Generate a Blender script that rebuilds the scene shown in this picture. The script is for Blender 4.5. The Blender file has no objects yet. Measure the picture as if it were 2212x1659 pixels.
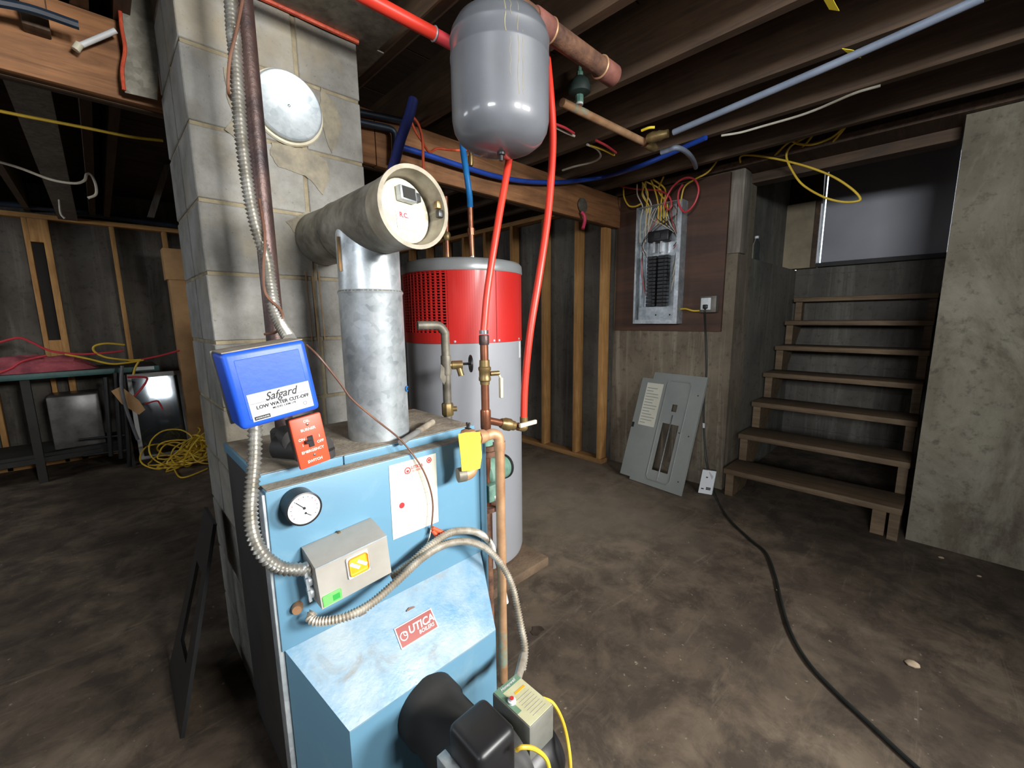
import bpy, bmesh, math, random
from math import sin, cos, pi, radians, sqrt
from mathutils import Vector, Matrix
random.seed(7)
S = bpy.context.scene
COL = S.collection
V = Vector

# ------------------------------------------------------------------ camera
CX, CY, FPX = 1106.0, 829.5, 906.47
YAW, PIT, ROL, HC = radians(45.8647), radians(8.9535), radians(0.632), 1.25
Fw = V((cos(PIT)*cos(YAW), cos(PIT)*sin(YAW), -sin(PIT)))
r0 = V((sin(YAW), -cos(YAW), 0)); d0 = Fw.cross(r0)
Rt = r0*cos(ROL)+d0*sin(ROL); Dn = -r0*sin(ROL)+d0*cos(ROL)
CAM = V((0, 0, HC))
cd = bpy.data.cameras.new('camera'); cam = bpy.data.objects.new('camera', cd); COL.objects.link(cam)
cd.sensor_fit = 'HORIZONTAL'; cd.sensor_width = 36; cd.lens = FPX/2212*36; cd.clip_start = .01
mw = Matrix.Identity(4)
for i, a in enumerate((Rt, -Dn, -Fw)):
    for j in range(3): mw[j][i] = a[j]
mw.translation = CAM; cam.matrix_world = mw; S.camera = cam

# ------------------------------------------------------------------ light
W = bpy.data.worlds.new('world'); S.world = W; W.use_nodes = True
W.node_tree.nodes['Background'].inputs[0].default_value = (.75, .87, 1, 1)
W.node_tree.nodes['Background'].inputs[1].default_value = 2.0
S.view_settings.view_transform = 'Standard'; S.view_settings.look = 'None'
S.view_settings.gamma = 1; S.view_settings.use_curve_mapping = False
S.view_settings.exposure = 1.45

def area(name, loc, target, sx, sy, power, col=(1, 1, 1), spread=180):
    l = bpy.data.lights.new(name, 'AREA'); l.shape = 'RECTANGLE'; l.size = sx; l.size_y = sy
    l.energy = power; l.color = col; l.spread = radians(spread)
    o = bpy.data.objects.new(name, l); COL.objects.link(o); o.location = loc
    o.rotation_euler = (V(target)-V(loc)).to_track_quat('-Z', 'Y').to_euler()
    return o
# daylight by the basement windows behind the photographer, plus two added fill lamps
WIN_A = (1.27, 2.17, 1.66, 2.08)   # x0,x1,z0,z1 in the back wall (y=-2.0)
WIN_C = (0.35, 0.85, 1.66, 2.08)
WIN_B = (-1.6, -.4, 1.62, 2.08)    # y0,y1,z0,z1 in the left wall (x=-2.7)
WIN_L = (WIN_B, (.9, 2.1, 1.62, 2.08), (3.2, 4.4, 1.62, 2.08))   # left wall: window B, then two openings added for fill light
area('daylight_a', (1.72, -1.99, 1.87), (.65, 1.1, .40), .86, .40, 12, (1, .985, .95), 74)
area('daylight_c', (.6, -1.99, 1.87), (-.3, 4, .8), .46, .40, 15, (1, .985, .95), 104)
area('daylight_b', (-2.69, -1.0, 1.85), (4.6, .45, 1.6), 1.16, .44, 7.5, (.93, .97, 1), 58)
area('added_fill_d', (-2.69, 1.5, 1.85), (1.0, 1.5, .8), 1.16, .44, 2.0, (.97, .98, 1))  # added lamp in an invented window, lifts the ambient level
area('added_fill_e', (-2.69, 3.8, 1.85), (1.0, 3.8, .8), 1.16, .44, 6.5, (.97, .98, 1))  # second added fill lamp, invented window further along the left wall

# ------------------------------------------------------------------ helpers
def ray(u, v): return Rt*((u-CX)/FPX)+Dn*((v-CY)/FPX)+Fw
def P(u, v, X=None, Y=None, Z=None):
    d = ray(u, v)
    t = X/d.x if X is not None else Y/d.y if Y is not None else (Z-HC)/d.z
    return CAM+d*t
def PP(lst, **k): return [P(u, v, **k) for u, v in lst]
def PL(u, v, p0, n):
    d = ray(u, v); return CAM+d*((V(p0)-CAM).dot(V(n))/d.dot(V(n)))

def hx(r, g, b, a=1):
    f = lambda c: (c/255/12.92) if c/255 <= .04045 else ((c/255+.055)/1.055)**2.4
    return (f(r), f(g), f(b), a)

class MB:
    def __init__(s): s.v = []; s.f = []; s.T = None
    def add(s, vs, fs):
        n = len(s.v)
        s.v += [(s.T@V(p)) if s.T else V(p) for p in vs]
        s.f += [tuple(i+n for i in f) for f in fs]
        return s
    def box(s, x0, x1, y0, y1, z0, z1, b=0, seg=2):
        if b <= 0:
            vs = [(x, y, z) for x in (x0, x1) for y in (y0, y1) for z in (z0, z1)]
            return s.add(vs, [(0,1,3,2),(4,6,7,5),(0,4,5,1),(2,3,7,6),(0,2,6,4),(1,5,7,3)])
        bm = bmesh.new(); bmesh.ops.create_cube(bm, size=1)
        for v in bm.verts:
            v.co = V(((x0+x1)/2+v.co.x*(x1-x0), (y0+y1)/2+v.co.y*(y1-y0), (z0+z1)/2+v.co.z*(z1-z0)))
        bmesh.ops.bevel(bm, geom=list(bm.edges), offset=b, segments=seg, profile=.5, affect='EDGES')
        bm.verts.index_update()
        s.add([v.co.copy() for v in bm.verts], [tuple(v.index for v in f.verts) for f in bm.faces])
        bm.free(); return s
    def cyl(s, p, q, r, r2=None, n=16, caps=True):
        p, q = V(p), V(q); r2 = r if r2 is None else r2
        d = (q-p).normalized(); a = d.orthogonal().normalized(); b = d.cross(a)
        vs = []
        for c, rr in ((p, r), (q, r2)):
            vs += [c+(a*cos(2*pi*i/n)+b*sin(2*pi*i/n))*rr for i in range(n)]
        fs = [(i, (i+1) % n, n+(i+1) % n, n+i) for i in range(n)]
        if caps: fs += [tuple(range(n))[::-1], tuple(range(n, 2*n))]
        return s.add(vs, fs)
    def lathe(s, prof, c, d=(0, 0, 1), n=32):
        c, d = V(c), V(d).normalized(); a = d.orthogonal().normalized(); b = d.cross(a)
        vs = []
        for r, h in prof:
            vs += [c+d*h+(a*cos(2*pi*i/n)+b*sin(2*pi*i/n))*max(r, 1e-5) for i in range(n)]
        fs = []
        for k in range(len(prof)-1):
            fs += [(k*n+i, k*n+(i+1) % n, (k+1)*n+(i+1) % n, (k+1)*n+i) for i in range(n)]
        fs += [tuple(range(n))[::-1], tuple(range((len(prof)-1)*n, len(prof)*n))]
        return s.add(vs, fs)
    def ring(s, c, d, R, r, n=32, m=8):
        c, d = V(c), V(d).normalized(); a = d.orthogonal().normalized(); b = d.cross(a); vs = []; fs = []
        for i in range(n):
            e = a*cos(2*pi*i/n)+b*sin(2*pi*i/n)
            for j in range(m):
                vs.append(c+e*(R+r*cos(2*pi*j/m))+d*r*sin(2*pi*j/m))
        for i in range(n):
            for j in range(m):
                fs.append((i*m+j, ((i+1) % n)*m+j, ((i+1) % n)*m+(j+1) % m, i*m+(j+1) % m))
        return s.add(vs, fs)
    def path(s, pts, sub=8):
        pts = [V(p) for p in pts]
        if len(pts) < 3 or sub <= 1: return pts
        e = [pts[0]*2-pts[1]]+pts+[pts[-1]*2-pts[-2]]; out = []
        for i in range(1, len(e)-2):
            p0, p1, p2, p3 = e[i-1], e[i], e[i+1], e[i+2]
            for k in range(sub):
                t = k/sub
                out.append(.5*((2*p1)+(p2-p0)*t+(2*p0-5*p1+4*p2-p3)*t*t+(3*p1-p0-3*p2+p3)*t**3))
        out.append(pts[-1]); return out
    def tube(s, pts, r, n=8, sub=8, flex=0, amp=.19):
        q = s.path(pts, sub)
        if flex:
            L = [0]
            for a, b in zip(q, q[1:]): L.append(L[-1]+(b-a).length)
            m = max(4, int(L[-1]/flex)*4); q2 = []; k = 0
            for i in range(m+1):
                t = L[-1]*i/m
                while k < len(q)-2 and L[k+1] < t: k += 1
                w = (t-L[k])/max(1e-9, L[k+1]-L[k]); q2.append(q[k].lerp(q[k+1], min(1, w)))
            q = q2
        up = (q[1]-q[0]).orthogonal().normalized(); vs = []
        for i, p in enumerate(q):
            t = ((q[min(i+1, len(q)-1)]-q[max(i-1, 0)])).normalized()
            up = (up-t*up.dot(t)).normalized(); b = t.cross(up)
            rr = r*(1+(amp*(1, 0, -1, 0)[i % 4] if flex else 0))
            vs += [p+(up*cos(2*pi*j/n)+b*sin(2*pi*j/n))*rr for j in range(n)]
        m = len(q)
        fs = [(i*n+j, i*n+(j+1) % n, (i+1)*n+(j+1) % n, (i+1)*n+j) for i in range(m-1) for j in range(n)]
        fs += [tuple(range(n))[::-1], tuple(range((m-1)*n, m*n))]
        return s.add(vs, fs)
    def prism(s, poly, d):
        n = len(poly); d = V(d); vs = [V(p) for p in poly]+[V(p)+d for p in poly]
        return s.add(vs, [tuple(range(n))[::-1], tuple(range(n, 2*n))]+[(i, (i+1) % n, n+(i+1) % n, n+i) for i in range(n)])
    def mesh(s, name, off=V((0, 0, 0))):
        m = bpy.data.meshes.new(name); m.from_pydata([tuple(v-off) for v in s.v], [], s.f)
        bm = bmesh.new(); bm.from_mesh(m); bmesh.ops.recalc_face_normals(bm, faces=bm.faces); bm.to_mesh(m); bm.free()
        m.polygons.foreach_set('use_smooth', [True]*len(m.polygons)); m.set_sharp_from_angle(angle=radians(38))
        return m

WL = {}
def world(o): return WL.get(o.name, V((0, 0, 0))) if o else V((0, 0, 0))
def thing(name, label, cat, loc=(0, 0, 0), group=None):
    o = bpy.data.objects.new(name, None); COL.objects.link(o); o.location = loc; o.empty_display_size = .05
    WL[o.name] = V(loc); tag(o, label, cat, group); return o
def tag(o, label, cat, group=None, kind=None):
    if label: o['label'] = label
    if cat: o['category'] = cat
    if group: o['group'] = group
    if kind: o['kind'] = kind
    return o
def part(name, mb, mat, parent=None, label=None, origin=None):
    off = world(parent) if parent else (V(origin) if origin else sum(mb.v, V((0, 0, 0)))/max(1, len(mb.v)))
    m = mb.mesh(name, off); m.materials.append(mat)
    o = bpy.data.objects.new(name, m); COL.objects.link(o)
    if parent: o.parent = parent
    else: o.location = off
    WL[o.name] = off
    if label: o['label'] = label
    return o
def single(name, mb, mat, label, cat, group=None): return tag(part(name, mb, mat), label, cat, group)
def struct(name, mb, mat, parent=None):
    o = part(name, mb, mat, parent, origin=(0, 0, 0))
    if not parent: o['kind'] = 'structure'
    return o
def frame(o, r, u):
    r = V(r).normalized(); u = V(u); u = (u-r*u.dot(r)).normalized(); n = r.cross(u)
    m = Matrix.Identity(4)
    for i, a in enumerate((r, u, n)):
        for j in range(3): m[j][i] = a[j]
    m.translation = V(o); return m
def text(s, size, o, r, u, mat, parent, shear=0, bold=0, name='lettering', sx=1.0):
    c = bpy.data.curves.new(name, 'FONT'); c.body = s; c.size = size; c.align_x = 'CENTER'; c.align_y = 'CENTER'
    c.shear = shear; c.offset = bold; c.extrude = .0002; c.resolution_u = 3
    ob = bpy.data.objects.new('tmp', c); COL.objects.link(ob)
    bpy.context.view_layer.update()
    me = bpy.data.meshes.new_from_object(ob.evaluated_get(bpy.context.evaluated_depsgraph_get()))
    bpy.data.objects.remove(ob); me.name = name; me.materials.clear(); me.materials.append(mat)
    T = frame(V(o)-world(parent), r, u)@Matrix.Diagonal((sx, 1, 1, 1)); me.transform(T)
    q = bpy.data.objects.new(name, me); COL.objects.link(q); q.parent = parent; WL[q.name] = world(parent)
    return q

# ------------------------------------------------------------------ materials
def nt(name):
    m = bpy.data.materials.new(name); m.use_nodes = True
    t = m.node_tree; return m, t, t.nodes['Principled BSDF']
def N(t, kind, **k):
    n = t.nodes.new(kind)
    for a, b in k.items():
        if hasattr(n, a): setattr(n, a, b)
        else: n.inputs[a].default_value = b
    return n
def ramp(t, src, stops):
    r = t.nodes.new('ShaderNodeValToRGB'); e = r.color_ramp.elements
    while len(e) < len(stops): e.new(.5)
    for i, (p, c) in enumerate(stops): e[i].position = p; e[i].color = c
    t.links.new(src, r.inputs[0]); return r.outputs[0]
def coords(t, sc=(1, 1, 1), kind='Object'):
    tc = t.nodes.new('ShaderNodeTexCoord'); mp = t.nodes.new('ShaderNodeMapping')
    mp.inputs['Scale'].default_value = sc; t.links.new(tc.outputs[kind], mp.inputs[0]); return mp.outputs[0]
def noise(t, co, scale, detail=6, rough=.6, dist=0):
    n = t.nodes.new('ShaderNodeTexNoise'); n.inputs['Scale'].default_value = scale
    n.inputs['Detail'].default_value = detail; n.inputs['Roughness'].default_value = rough
    n.inputs['Distortion'].default_value = dist; t.links.new(co, n.inputs['Vector']); return n.outputs[0]
def mix(t, fac, a, b, mode='MIX'):
    n = t.nodes.new('ShaderNodeMix'); n.data_type = 'RGBA'; n.blend_type = mode
    for sock, val in ((n.inputs[0], fac), (n.inputs[6], a), (n.inputs[7], b)):
        if isinstance(val, (int, float)): sock.default_value = val
        elif isinstance(val, tuple): sock.default_value = val
        else: t.links.new(val, sock)
    return n.outputs[2]
def bump(t, bs, src, strength, dist=.01):
    b = t.nodes.new('ShaderNodeBump'); b.inputs['Strength'].default_value = strength; b.inputs['Distance'].default_value = dist
    t.links.new(src, b.inputs['Height']); t.links.new(b.outputs[0], bs.inputs['Normal'])
def mat(name, c1, c2=None, sc=9, rough=.6, metal=0, bmp=0, bsc=80, st=(1, 1, 1), lo=.35, hi=.65, detail=6, rnd=0, coat=0, trans=0):
    m, t, b = nt(name)
    b.inputs['Roughness'].default_value = rough; b.inputs['Metallic'].default_value = metal
    if coat: b.inputs['Coat Weight'].default_value = coat; b.inputs['Coat Roughness'].default_value = .12
    if trans: b.inputs['Transmission Weight'].default_value = trans
    c2 = c2 or tuple(min(1, x*.8) for x in c1[:3])+(1,)
    co = coords(t, st); n = noise(t, co, sc, detail)
    col = ramp(t, n, [(lo, c2), (hi, c1)])
    if rnd:
        oi = t.nodes.new('ShaderNodeObjectInfo'); mr = N(t, 'ShaderNodeMapRange'); mr.inputs[3].default_value = 1-rnd; mr.inputs[4].default_value = 1+rnd
        t.links.new(oi.outputs['Random'], mr.inputs[0])
        hs = t.nodes.new('ShaderNodeHueSaturation'); t.links.new(mr.outputs[0], hs.inputs['Value']); t.links.new(col, hs.inputs['Color']); col = hs.outputs[0]
    t.links.new(col, b.inputs['Base Color'])
    if bmp: bump(t, b, noise(t, co, bsc, 4), bmp)
    return m
def wood(name, c1, c2, axis, rough=.75, sc=1.0, rnd=.12):
    st = [14, 14, 14]; st['xyz'.index(axis)] = 1.1
    m, t, b = nt(name); b.inputs['Roughness'].default_value = rough
    co = coords(t, tuple(x*sc for x in st)); g = noise(t, co, 2.2, 8, .65, .8)
    co2 = coords(t); big = noise(t, co2, 3.5, 4)
    col = ramp(t, g, [(.3, c2), (.68, c1)])
    col = mix(t, ramp(t, big, [(.45, (0, 0, 0, 1)), (.75, (.55, .55, .55, 1))]), col, tuple(x*.55 for x in c2[:3])+(1,))
    oi = t.nodes.new('ShaderNodeObjectInfo'); mr = N(t, 'ShaderNodeMapRange'); mr.inputs[3].default_value = 1-rnd; mr.inputs[4].default_value = 1+rnd
    t.links.new(oi.outputs['Random'], mr.inputs[0]); hs = t.nodes.new('ShaderNodeHueSaturation')
    t.links.new(mr.outputs[0], hs.inputs['Value']); t.links.new(col, hs.inputs['Color'])
    t.links.new(hs.outputs[0], b.inputs['Base Color']); bump(t, b, g, .25, .004); return m
def m_floor():
    m, t, b = nt('floor_concrete'); b.inputs['Roughness'].default_value = .78
    co = coords(t); n1 = noise(t, co, 1.3, 9, .62, .5); n2 = noise(t, co, 6, 8, .7, .3); n3 = noise(t, co, 40, 5)
    cs = coords(t, (1.2, 9, 1)); st = noise(t, cs, 1.6, 7, .7, 1.2)
    base = ramp(t, n1, [(.28, hx(58, 48, 39)), (.5, hx(94, 81, 67)), (.70, hx(124, 110, 93))])
    base = mix(t, ramp(t, n2, [(.40, (.8, .8, .8, 1)), (.60, (0, 0, 0, 1))]), base, hx(50, 41, 33))
    base = mix(t, ramp(t, st, [(.58, (0, 0, 0, 1)), (.78, (.3, .3, .3, 1))]), base, hx(160, 146, 128))
    base = mix(t, ramp(t, n3, [(.66, (0, 0, 0, 1)), (.72, (.5, .5, .5, 1))]), base, hx(170, 158, 142))
    # paler grey concrete round a point by the heater and studs, noisy edge
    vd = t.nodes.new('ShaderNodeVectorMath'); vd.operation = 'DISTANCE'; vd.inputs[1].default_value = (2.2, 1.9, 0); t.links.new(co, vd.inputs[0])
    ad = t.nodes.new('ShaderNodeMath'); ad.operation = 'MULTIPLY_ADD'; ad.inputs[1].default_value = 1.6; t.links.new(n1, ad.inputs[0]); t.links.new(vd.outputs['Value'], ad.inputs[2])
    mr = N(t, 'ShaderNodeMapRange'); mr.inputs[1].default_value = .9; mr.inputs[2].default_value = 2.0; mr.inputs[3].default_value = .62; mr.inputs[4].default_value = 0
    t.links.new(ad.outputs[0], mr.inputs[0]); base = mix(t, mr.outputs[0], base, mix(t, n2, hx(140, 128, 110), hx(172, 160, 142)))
    t.links.new(base, b.inputs['Base Color']); bump(t, b, n2, .25, .01); return m
def m_conc(name, a, bcol, c, streak=(14, 14, .9)):
    m, t, b = nt(name); b.inputs['Roughness'].default_value = .9
    co = coords(t); n1 = noise(t, co, 1.6, 8, .6); cs = coords(t, streak); st = noise(t, cs, .9, 8, .72, .6); n3 = noise(t, co, 22, 6, .7)
    base = ramp(t, n1, [(.33, bcol), (.62, a)])
    base = mix(t, ramp(t, st, [(.5, (0, 0, 0, 1)), (.66, (.75, .75, .75, 1))]), base, c)
    base = mix(t, ramp(t, n3, [(.3, (.6, .6, .6, 1)), (.46, (0, 0, 0, 1))]), base, tuple(x*.5 for x in bcol[:3])+(1,))
    t.links.new(base, b.inputs['Base Color']); bump(t, b, n3, .35, .008); return m
def m_block():
    m, t, b = nt('cinder_block'); b.inputs['Roughness'].default_value = .92
    co = coords(t); n1 = noise(t, co, 5, 7, .65); n2 = noise(t, co, 90, 5, .7); n3 = noise(t, co, 2.3, 5)
    base = ramp(t, n1, [(.35, hx(112, 109, 102)), (.62, hx(150, 149, 144))])
    base = mix(t, ramp(t, n3, [(.52, (0, 0, 0, 1)), (.66, (.6, .6, .6, 1))]), base, hx(154, 140, 112))
    base = mix(t, ramp(t, n2, [(.28, (.8, .8, .8, 1)), (.38, (0, 0, 0, 1))]), base, hx(88, 84, 78))
    oi = t.nodes.new('ShaderNodeObjectInfo'); mr = N(t, 'ShaderNodeMapRange'); mr.inputs[3].default_value = .9; mr.inputs[4].default_value = 1.08
    t.links.new(oi.outputs['Random'], mr.inputs[0]); hs = t.nodes.new('ShaderNodeHueSaturation')
    t.links.new(mr.outputs[0], hs.inputs['Value']); t.links.new(base, hs.inputs['Color'])
    t.links.new(hs.outputs[0], b.inputs['Base Color']); bump(t, b, n2, .6, .004); return m
def m_galv(name, a, bcol, rough=.36, metal=.85):
    m, t, b = nt(name); b.inputs['Metallic'].default_value = metal
    co = coords(t); vo = t.nodes.new('ShaderNodeTexVoronoi'); vo.inputs['Scale'].default_value = 55; t.links.new(co, vo.inputs['Vector'])
    n1 = noise(t, co, 14, 6); sep = t.nodes.new('ShaderNodeSeparateColor'); t.links.new(vo.outputs['Color'], sep.inputs[0])
    base = mix(t, ramp(t, n1, [(.35, (0, 0, 0, 1)), (.65, (1, 1, 1, 1))]), a, bcol)
    base = mix(t, .35, base, ramp(t, sep.outputs[0], [(0, bcol), (1, a)]))
    t.links.new(base, b.inputs['Base Color'])
    mr = N(t, 'ShaderNodeMapRange'); mr.inputs[3].default_value = rough-.08; mr.inputs[4].default_value = rough+.18
    t.links.new(n1, mr.inputs[0]); t.links.new(mr.outputs[0], b.inputs['Roughness']); bump(t, b, sep.outputs[0], .05, .002); return m
def m_dusty(name, paint, dust, amt_lo, amt_hi, rough=.38, sc=4):
    m, t, b = nt(name); b.inputs['Roughness'].default_value = rough
    co = coords(t); n1 = noise(t, co, sc, 8, .65, .4); n2 = noise(t, co, 120, 4)
    base = mix(t, ramp(t, n1, [(amt_lo, (0, 0, 0, 1)), (amt_hi, (.85, .85, .85, 1))]), paint, dust)
    t.links.new(base, b.inputs['Base Color']); bump(t, b, n2, .08, .002); return m

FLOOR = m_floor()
CONC = m_conc('poured_concrete', hx(128, 116, 98), hx(84, 74, 62), hx(152, 142, 124))
CONC_D = m_conc('dark_concrete', hx(96, 92, 85), hx(66, 62, 57), hx(118, 114, 106), (9, 9, .6))
CONC_G = m_conc('grey_concrete', hx(118, 114, 104), hx(82, 80, 73), hx(136, 132, 120), (6, 6, .8))
CONC_M = m_conc('mottled_concrete', hx(122, 114, 98), hx(84, 76, 62), hx(140, 134, 118), (3, 3, 1.6))
BLOCK = m_block(); MORTAR = mat('mortar', hx(158, 147, 120), hx(118, 108, 88), 14, .95, bmp=.4)
JOIST = wood('joist_wood', hx(97, 74, 53), hx(58, 44, 32), 'y')
BEAM = wood('beam_wood', hx(172, 120, 78), hx(108, 72, 44), 'x', rnd=.04)
BEAMD = wood('old_wood', hx(92, 68, 48), hx(50, 38, 28), 'x')
PINE_Z = wood('pine_stud', hx(208, 160, 98), hx(160, 112, 62), 'z'); PINE_Y = wood('pine_plate_y', hx(190, 144, 90), hx(140, 100, 56), 'y'); PINE_X = wood('pine_plate_x', hx(200, 152, 92), hx(150, 106, 58), 'x')
TREAD = wood('tread_wood', hx(128, 106, 80), hx(84, 66, 46), 'y'); PLY = wood('plywood_brown', hx(86, 57, 41), hx(56, 37, 28), 'y', .6, .35)
GREYWOOD = wood('weathered_wood', hx(140, 132, 120), hx(92, 84, 74), 'z')
SUBF = wood('subfloor_wood', hx(70, 52, 38), hx(40, 30, 22), 'x')
BLUE = m_dusty('boiler_blue', hx(98, 141, 166), hx(126, 158, 174), .55, .8)
def m_hood():
    m, t, b = nt('boiler_blue_dusty'); co = coords(t); n1 = noise(t, co, 4, 8, .65, .4); n2 = noise(t, co, 9, 7, .7, .6); n3 = noise(t, co, 90, 4)
    base = mix(t, ramp(t, n1, [(.38, (0, 0, 0, 1)), (.62, (.9, .9, .9, 1))]), hx(88, 134, 164), hx(150, 164, 170))
    base = mix(t, ramp(t, n2, [(.54, (0, 0, 0, 1)), (.70, (.8, .8, .8, 1))]), base, hx(128, 122, 108))
    t.links.new(base, b.inputs['Base Color']); t.links.new(ramp(t, n2, [(.35, (.28, .28, .28, 1)), (.65, (.6, .6, .6, 1))]), b.inputs['Roughness']); bump(t, b, n3, .22, .003); return m
BLUE_TOP = m_hood()
DUST = mat('dust_top', hx(158, 148, 132), hx(120, 110, 96), 12, .95, bmp=.3)
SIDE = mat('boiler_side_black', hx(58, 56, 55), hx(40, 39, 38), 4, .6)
GALV = m_galv('galvanised', hx(206, 212, 216), hx(146, 154, 158), .36, .6)
GALV_D = m_galv('galvanised_dull', hx(150, 146, 134), hx(96, 92, 82), .5, .6)
GALV_L = m_galv('galvanised_light', hx(205, 212, 216), hx(150, 160, 166), .45, .5)
CREAM = mat('cream_enamel', hx(198, 192, 170), hx(170, 158, 130), 9, .45, lo=.25, hi=.5); RUSTY = mat('rust', hx(120, 84, 62), hx(70, 46, 36), 18, .8, bmp=.3)
IRON = mat('iron_pipe', hx(96, 74, 68), hx(52, 44, 46), 9, .45, .5, bmp=.15); FLEX = mat('flex_conduit', hx(196, 194, 188), hx(150, 146, 136), 20, .35, .7)
FLEXW = mat('flex_conduit_pale', hx(206, 200, 188), hx(160, 150, 134), 20, .42, .45)
SAF = mat('blue_enclosure', hx(34, 88, 206), hx(26, 74, 186), 5, .42, bmp=.03); WHITE = mat('white_label', hx(214, 217, 218), hx(206, 209, 211), 5, .5)
PAPER = mat('paper', hx(218, 216, 202), hx(208, 204, 186), 5, .6); BLACK = mat('black_plastic', hx(34, 34, 36), hx(26, 26, 28), 8, .4); INK = mat('ink', hx(24, 24, 26), hx(18, 18, 20), 8, .6)
SILVERW = mat('white_lettering', hx(240, 226, 210), hx(228, 210, 196), 8, .6)
REDSW = mat('switch_red', hx(216, 84, 52), hx(200, 74, 46), 6, .45); CHROME = mat('bright_steel', hx(210, 210, 210), hx(180, 180, 182), 9, .22, .95)
GREYBOX = mat('control_grey', hx(178, 174, 166), hx(160, 156, 148), 6, .5, .15); ORANGE = mat('orange_sticker', hx(242, 172, 44), hx(236, 162, 36), 5, .5); GREENST = mat('green_sticker', hx(120, 214, 110), hx(108, 200, 100), 5, .5)
BADGE = mat('badge_red', hx(150, 60, 50), hx(136, 52, 44), 6, .4); REDINK = mat('red_ink', hx(204, 52, 56), hx(190, 44, 48), 6, .5)
TANK = mat('tank_grey', hx(108, 111, 117), hx(96, 99, 104), 4, .42, coat=.6); DRIP = mat('drip_stain', hx(150, 144, 122), hx(132, 124, 100), 20, .6)
RED = mat('heater_red', hx(190, 36, 32), hx(182, 33, 29), 3, .42, coat=.1); HGREY = mat('heater_grey', hx(152, 154, 160), hx(146, 148, 154), 3, .42); HRIM = mat('heater_rim', hx(150, 154, 156), hx(140, 144, 146), 3, .34, .3)
PEXR = mat('red_pex', hx(222, 62, 44), hx(206, 52, 38), 6, .38); PEXB = mat('blue_pex', hx(38, 78, 176), hx(30, 62, 150), 6, .4); PEXD = mat('dark_blue_hose', hx(38, 50, 116), hx(28, 36, 84), 6, .5); PEXC = mat('bright_blue_pex', hx(40, 124, 188), hx(26, 96, 158), 6, .35); PEXG = mat('grey_pex', hx(138, 148, 164), hx(116, 126, 142), 6, .45)
ORNG = mat('orange_tube', hx(222, 98, 62), hx(200, 80, 48), 6, .45); PIPEBK = mat('black_blue_pipe', hx(36, 50, 66), hx(24, 32, 42), 8, .45)
COPPER = mat('copper', hx(160, 104, 78), hx(104, 66, 50), 10, .35, .75); COPPERT = mat('tarnished_copper', hx(200, 160, 122), hx(156, 114, 80), 9, .5, .35); BRASS = mat('brass', hx(150, 128, 84), hx(108, 90, 58), 14, .42, .6); BRONZE = mat('grey_bronze', hx(140, 134, 120), hx(98, 93, 84), 16, .55, .35)
VERD = mat('verdigris', hx(128, 176, 156), hx(78, 116, 104), 22, .7); DGREEN = mat('dark_green_cast', hx(46, 62, 56), hx(30, 40, 38), 14, .6); GREENC = mat('circulator_green', hx(120, 156, 138), hx(78, 108, 96), 14, .6)
PATINA = mat('patina', hx(132, 152, 134), hx(166, 122, 86), 45, .6, .2)
TAGY = mat('yellow_tag', hx(246, 222, 62), hx(238, 210, 50), 5, .55); YCAB = mat('yellow_cable', hx(222, 188, 62), hx(200, 164, 48), 8, .45); WCAB = mat('white_cable', hx(214, 208, 194), hx(190, 180, 160), 8, .5); RCAB = mat('red_cable', hx(206, 66, 74), hx(186, 54, 62), 8, .45); BCORD = mat('black_cord', hx(36, 40, 36), hx(24, 27, 25), 8, .5); BRWIRE = mat('brown_wire', hx(120, 82, 62), hx(90, 60, 46), 8, .5)
GPANEL = mat('panel_grey', hx(144, 147, 143), hx(132, 136, 132), 4, .48); CARD = mat('cardboard', hx(186, 146, 100), hx(160, 122, 82), 5, .75); PINKI = mat('pink_insulation', hx(190, 96, 104), hx(130, 62, 72), 7, .9, bmp=.6, bsc=30)
CAULK = mat('red_caulk', hx(206, 84, 52), hx(170, 60, 36), 16, .5, bmp=.4); GLASSD = mat('mirror_glass', hx(110, 118, 124), hx(100, 108, 114), 3, .06, .9); DOORG = mat('grey_door', hx(150, 150, 156), hx(142, 142, 148), 2, .55)
TEAL = mat('teal_edge', hx(58, 104, 100), hx(40, 78, 76), 8, .5); DARK = mat('dark_stuff', hx(44, 42, 40), hx(30, 29, 28), 6, .7); PINK = mat('pink_handle', hx(226, 72, 108), hx(210, 60, 96), 6, .45)
WINF = mat('window_frame_white', hx(214, 216, 216), hx(196, 198, 198), 6, .5)
def m_glass(name, tint, rough=.03):
    m, t, b = nt(name); b.inputs['Base Color'].default_value = tint; b.inputs['Roughness'].default_value = rough
    b.inputs['Transmission Weight'].default_value = 1; b.inputs['IOR'].default_value = 1.25; return m
BOTTLE = m_glass('bottle_plastic', (.85, .93, .92, 1))

def clone(o, d, parent=None):
    c = o.copy(); COL.objects.link(c); c.location = o.location+V(d); c.parent = parent or o.parent
    WL[c.name] = world(o)+V(d); return c

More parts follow.
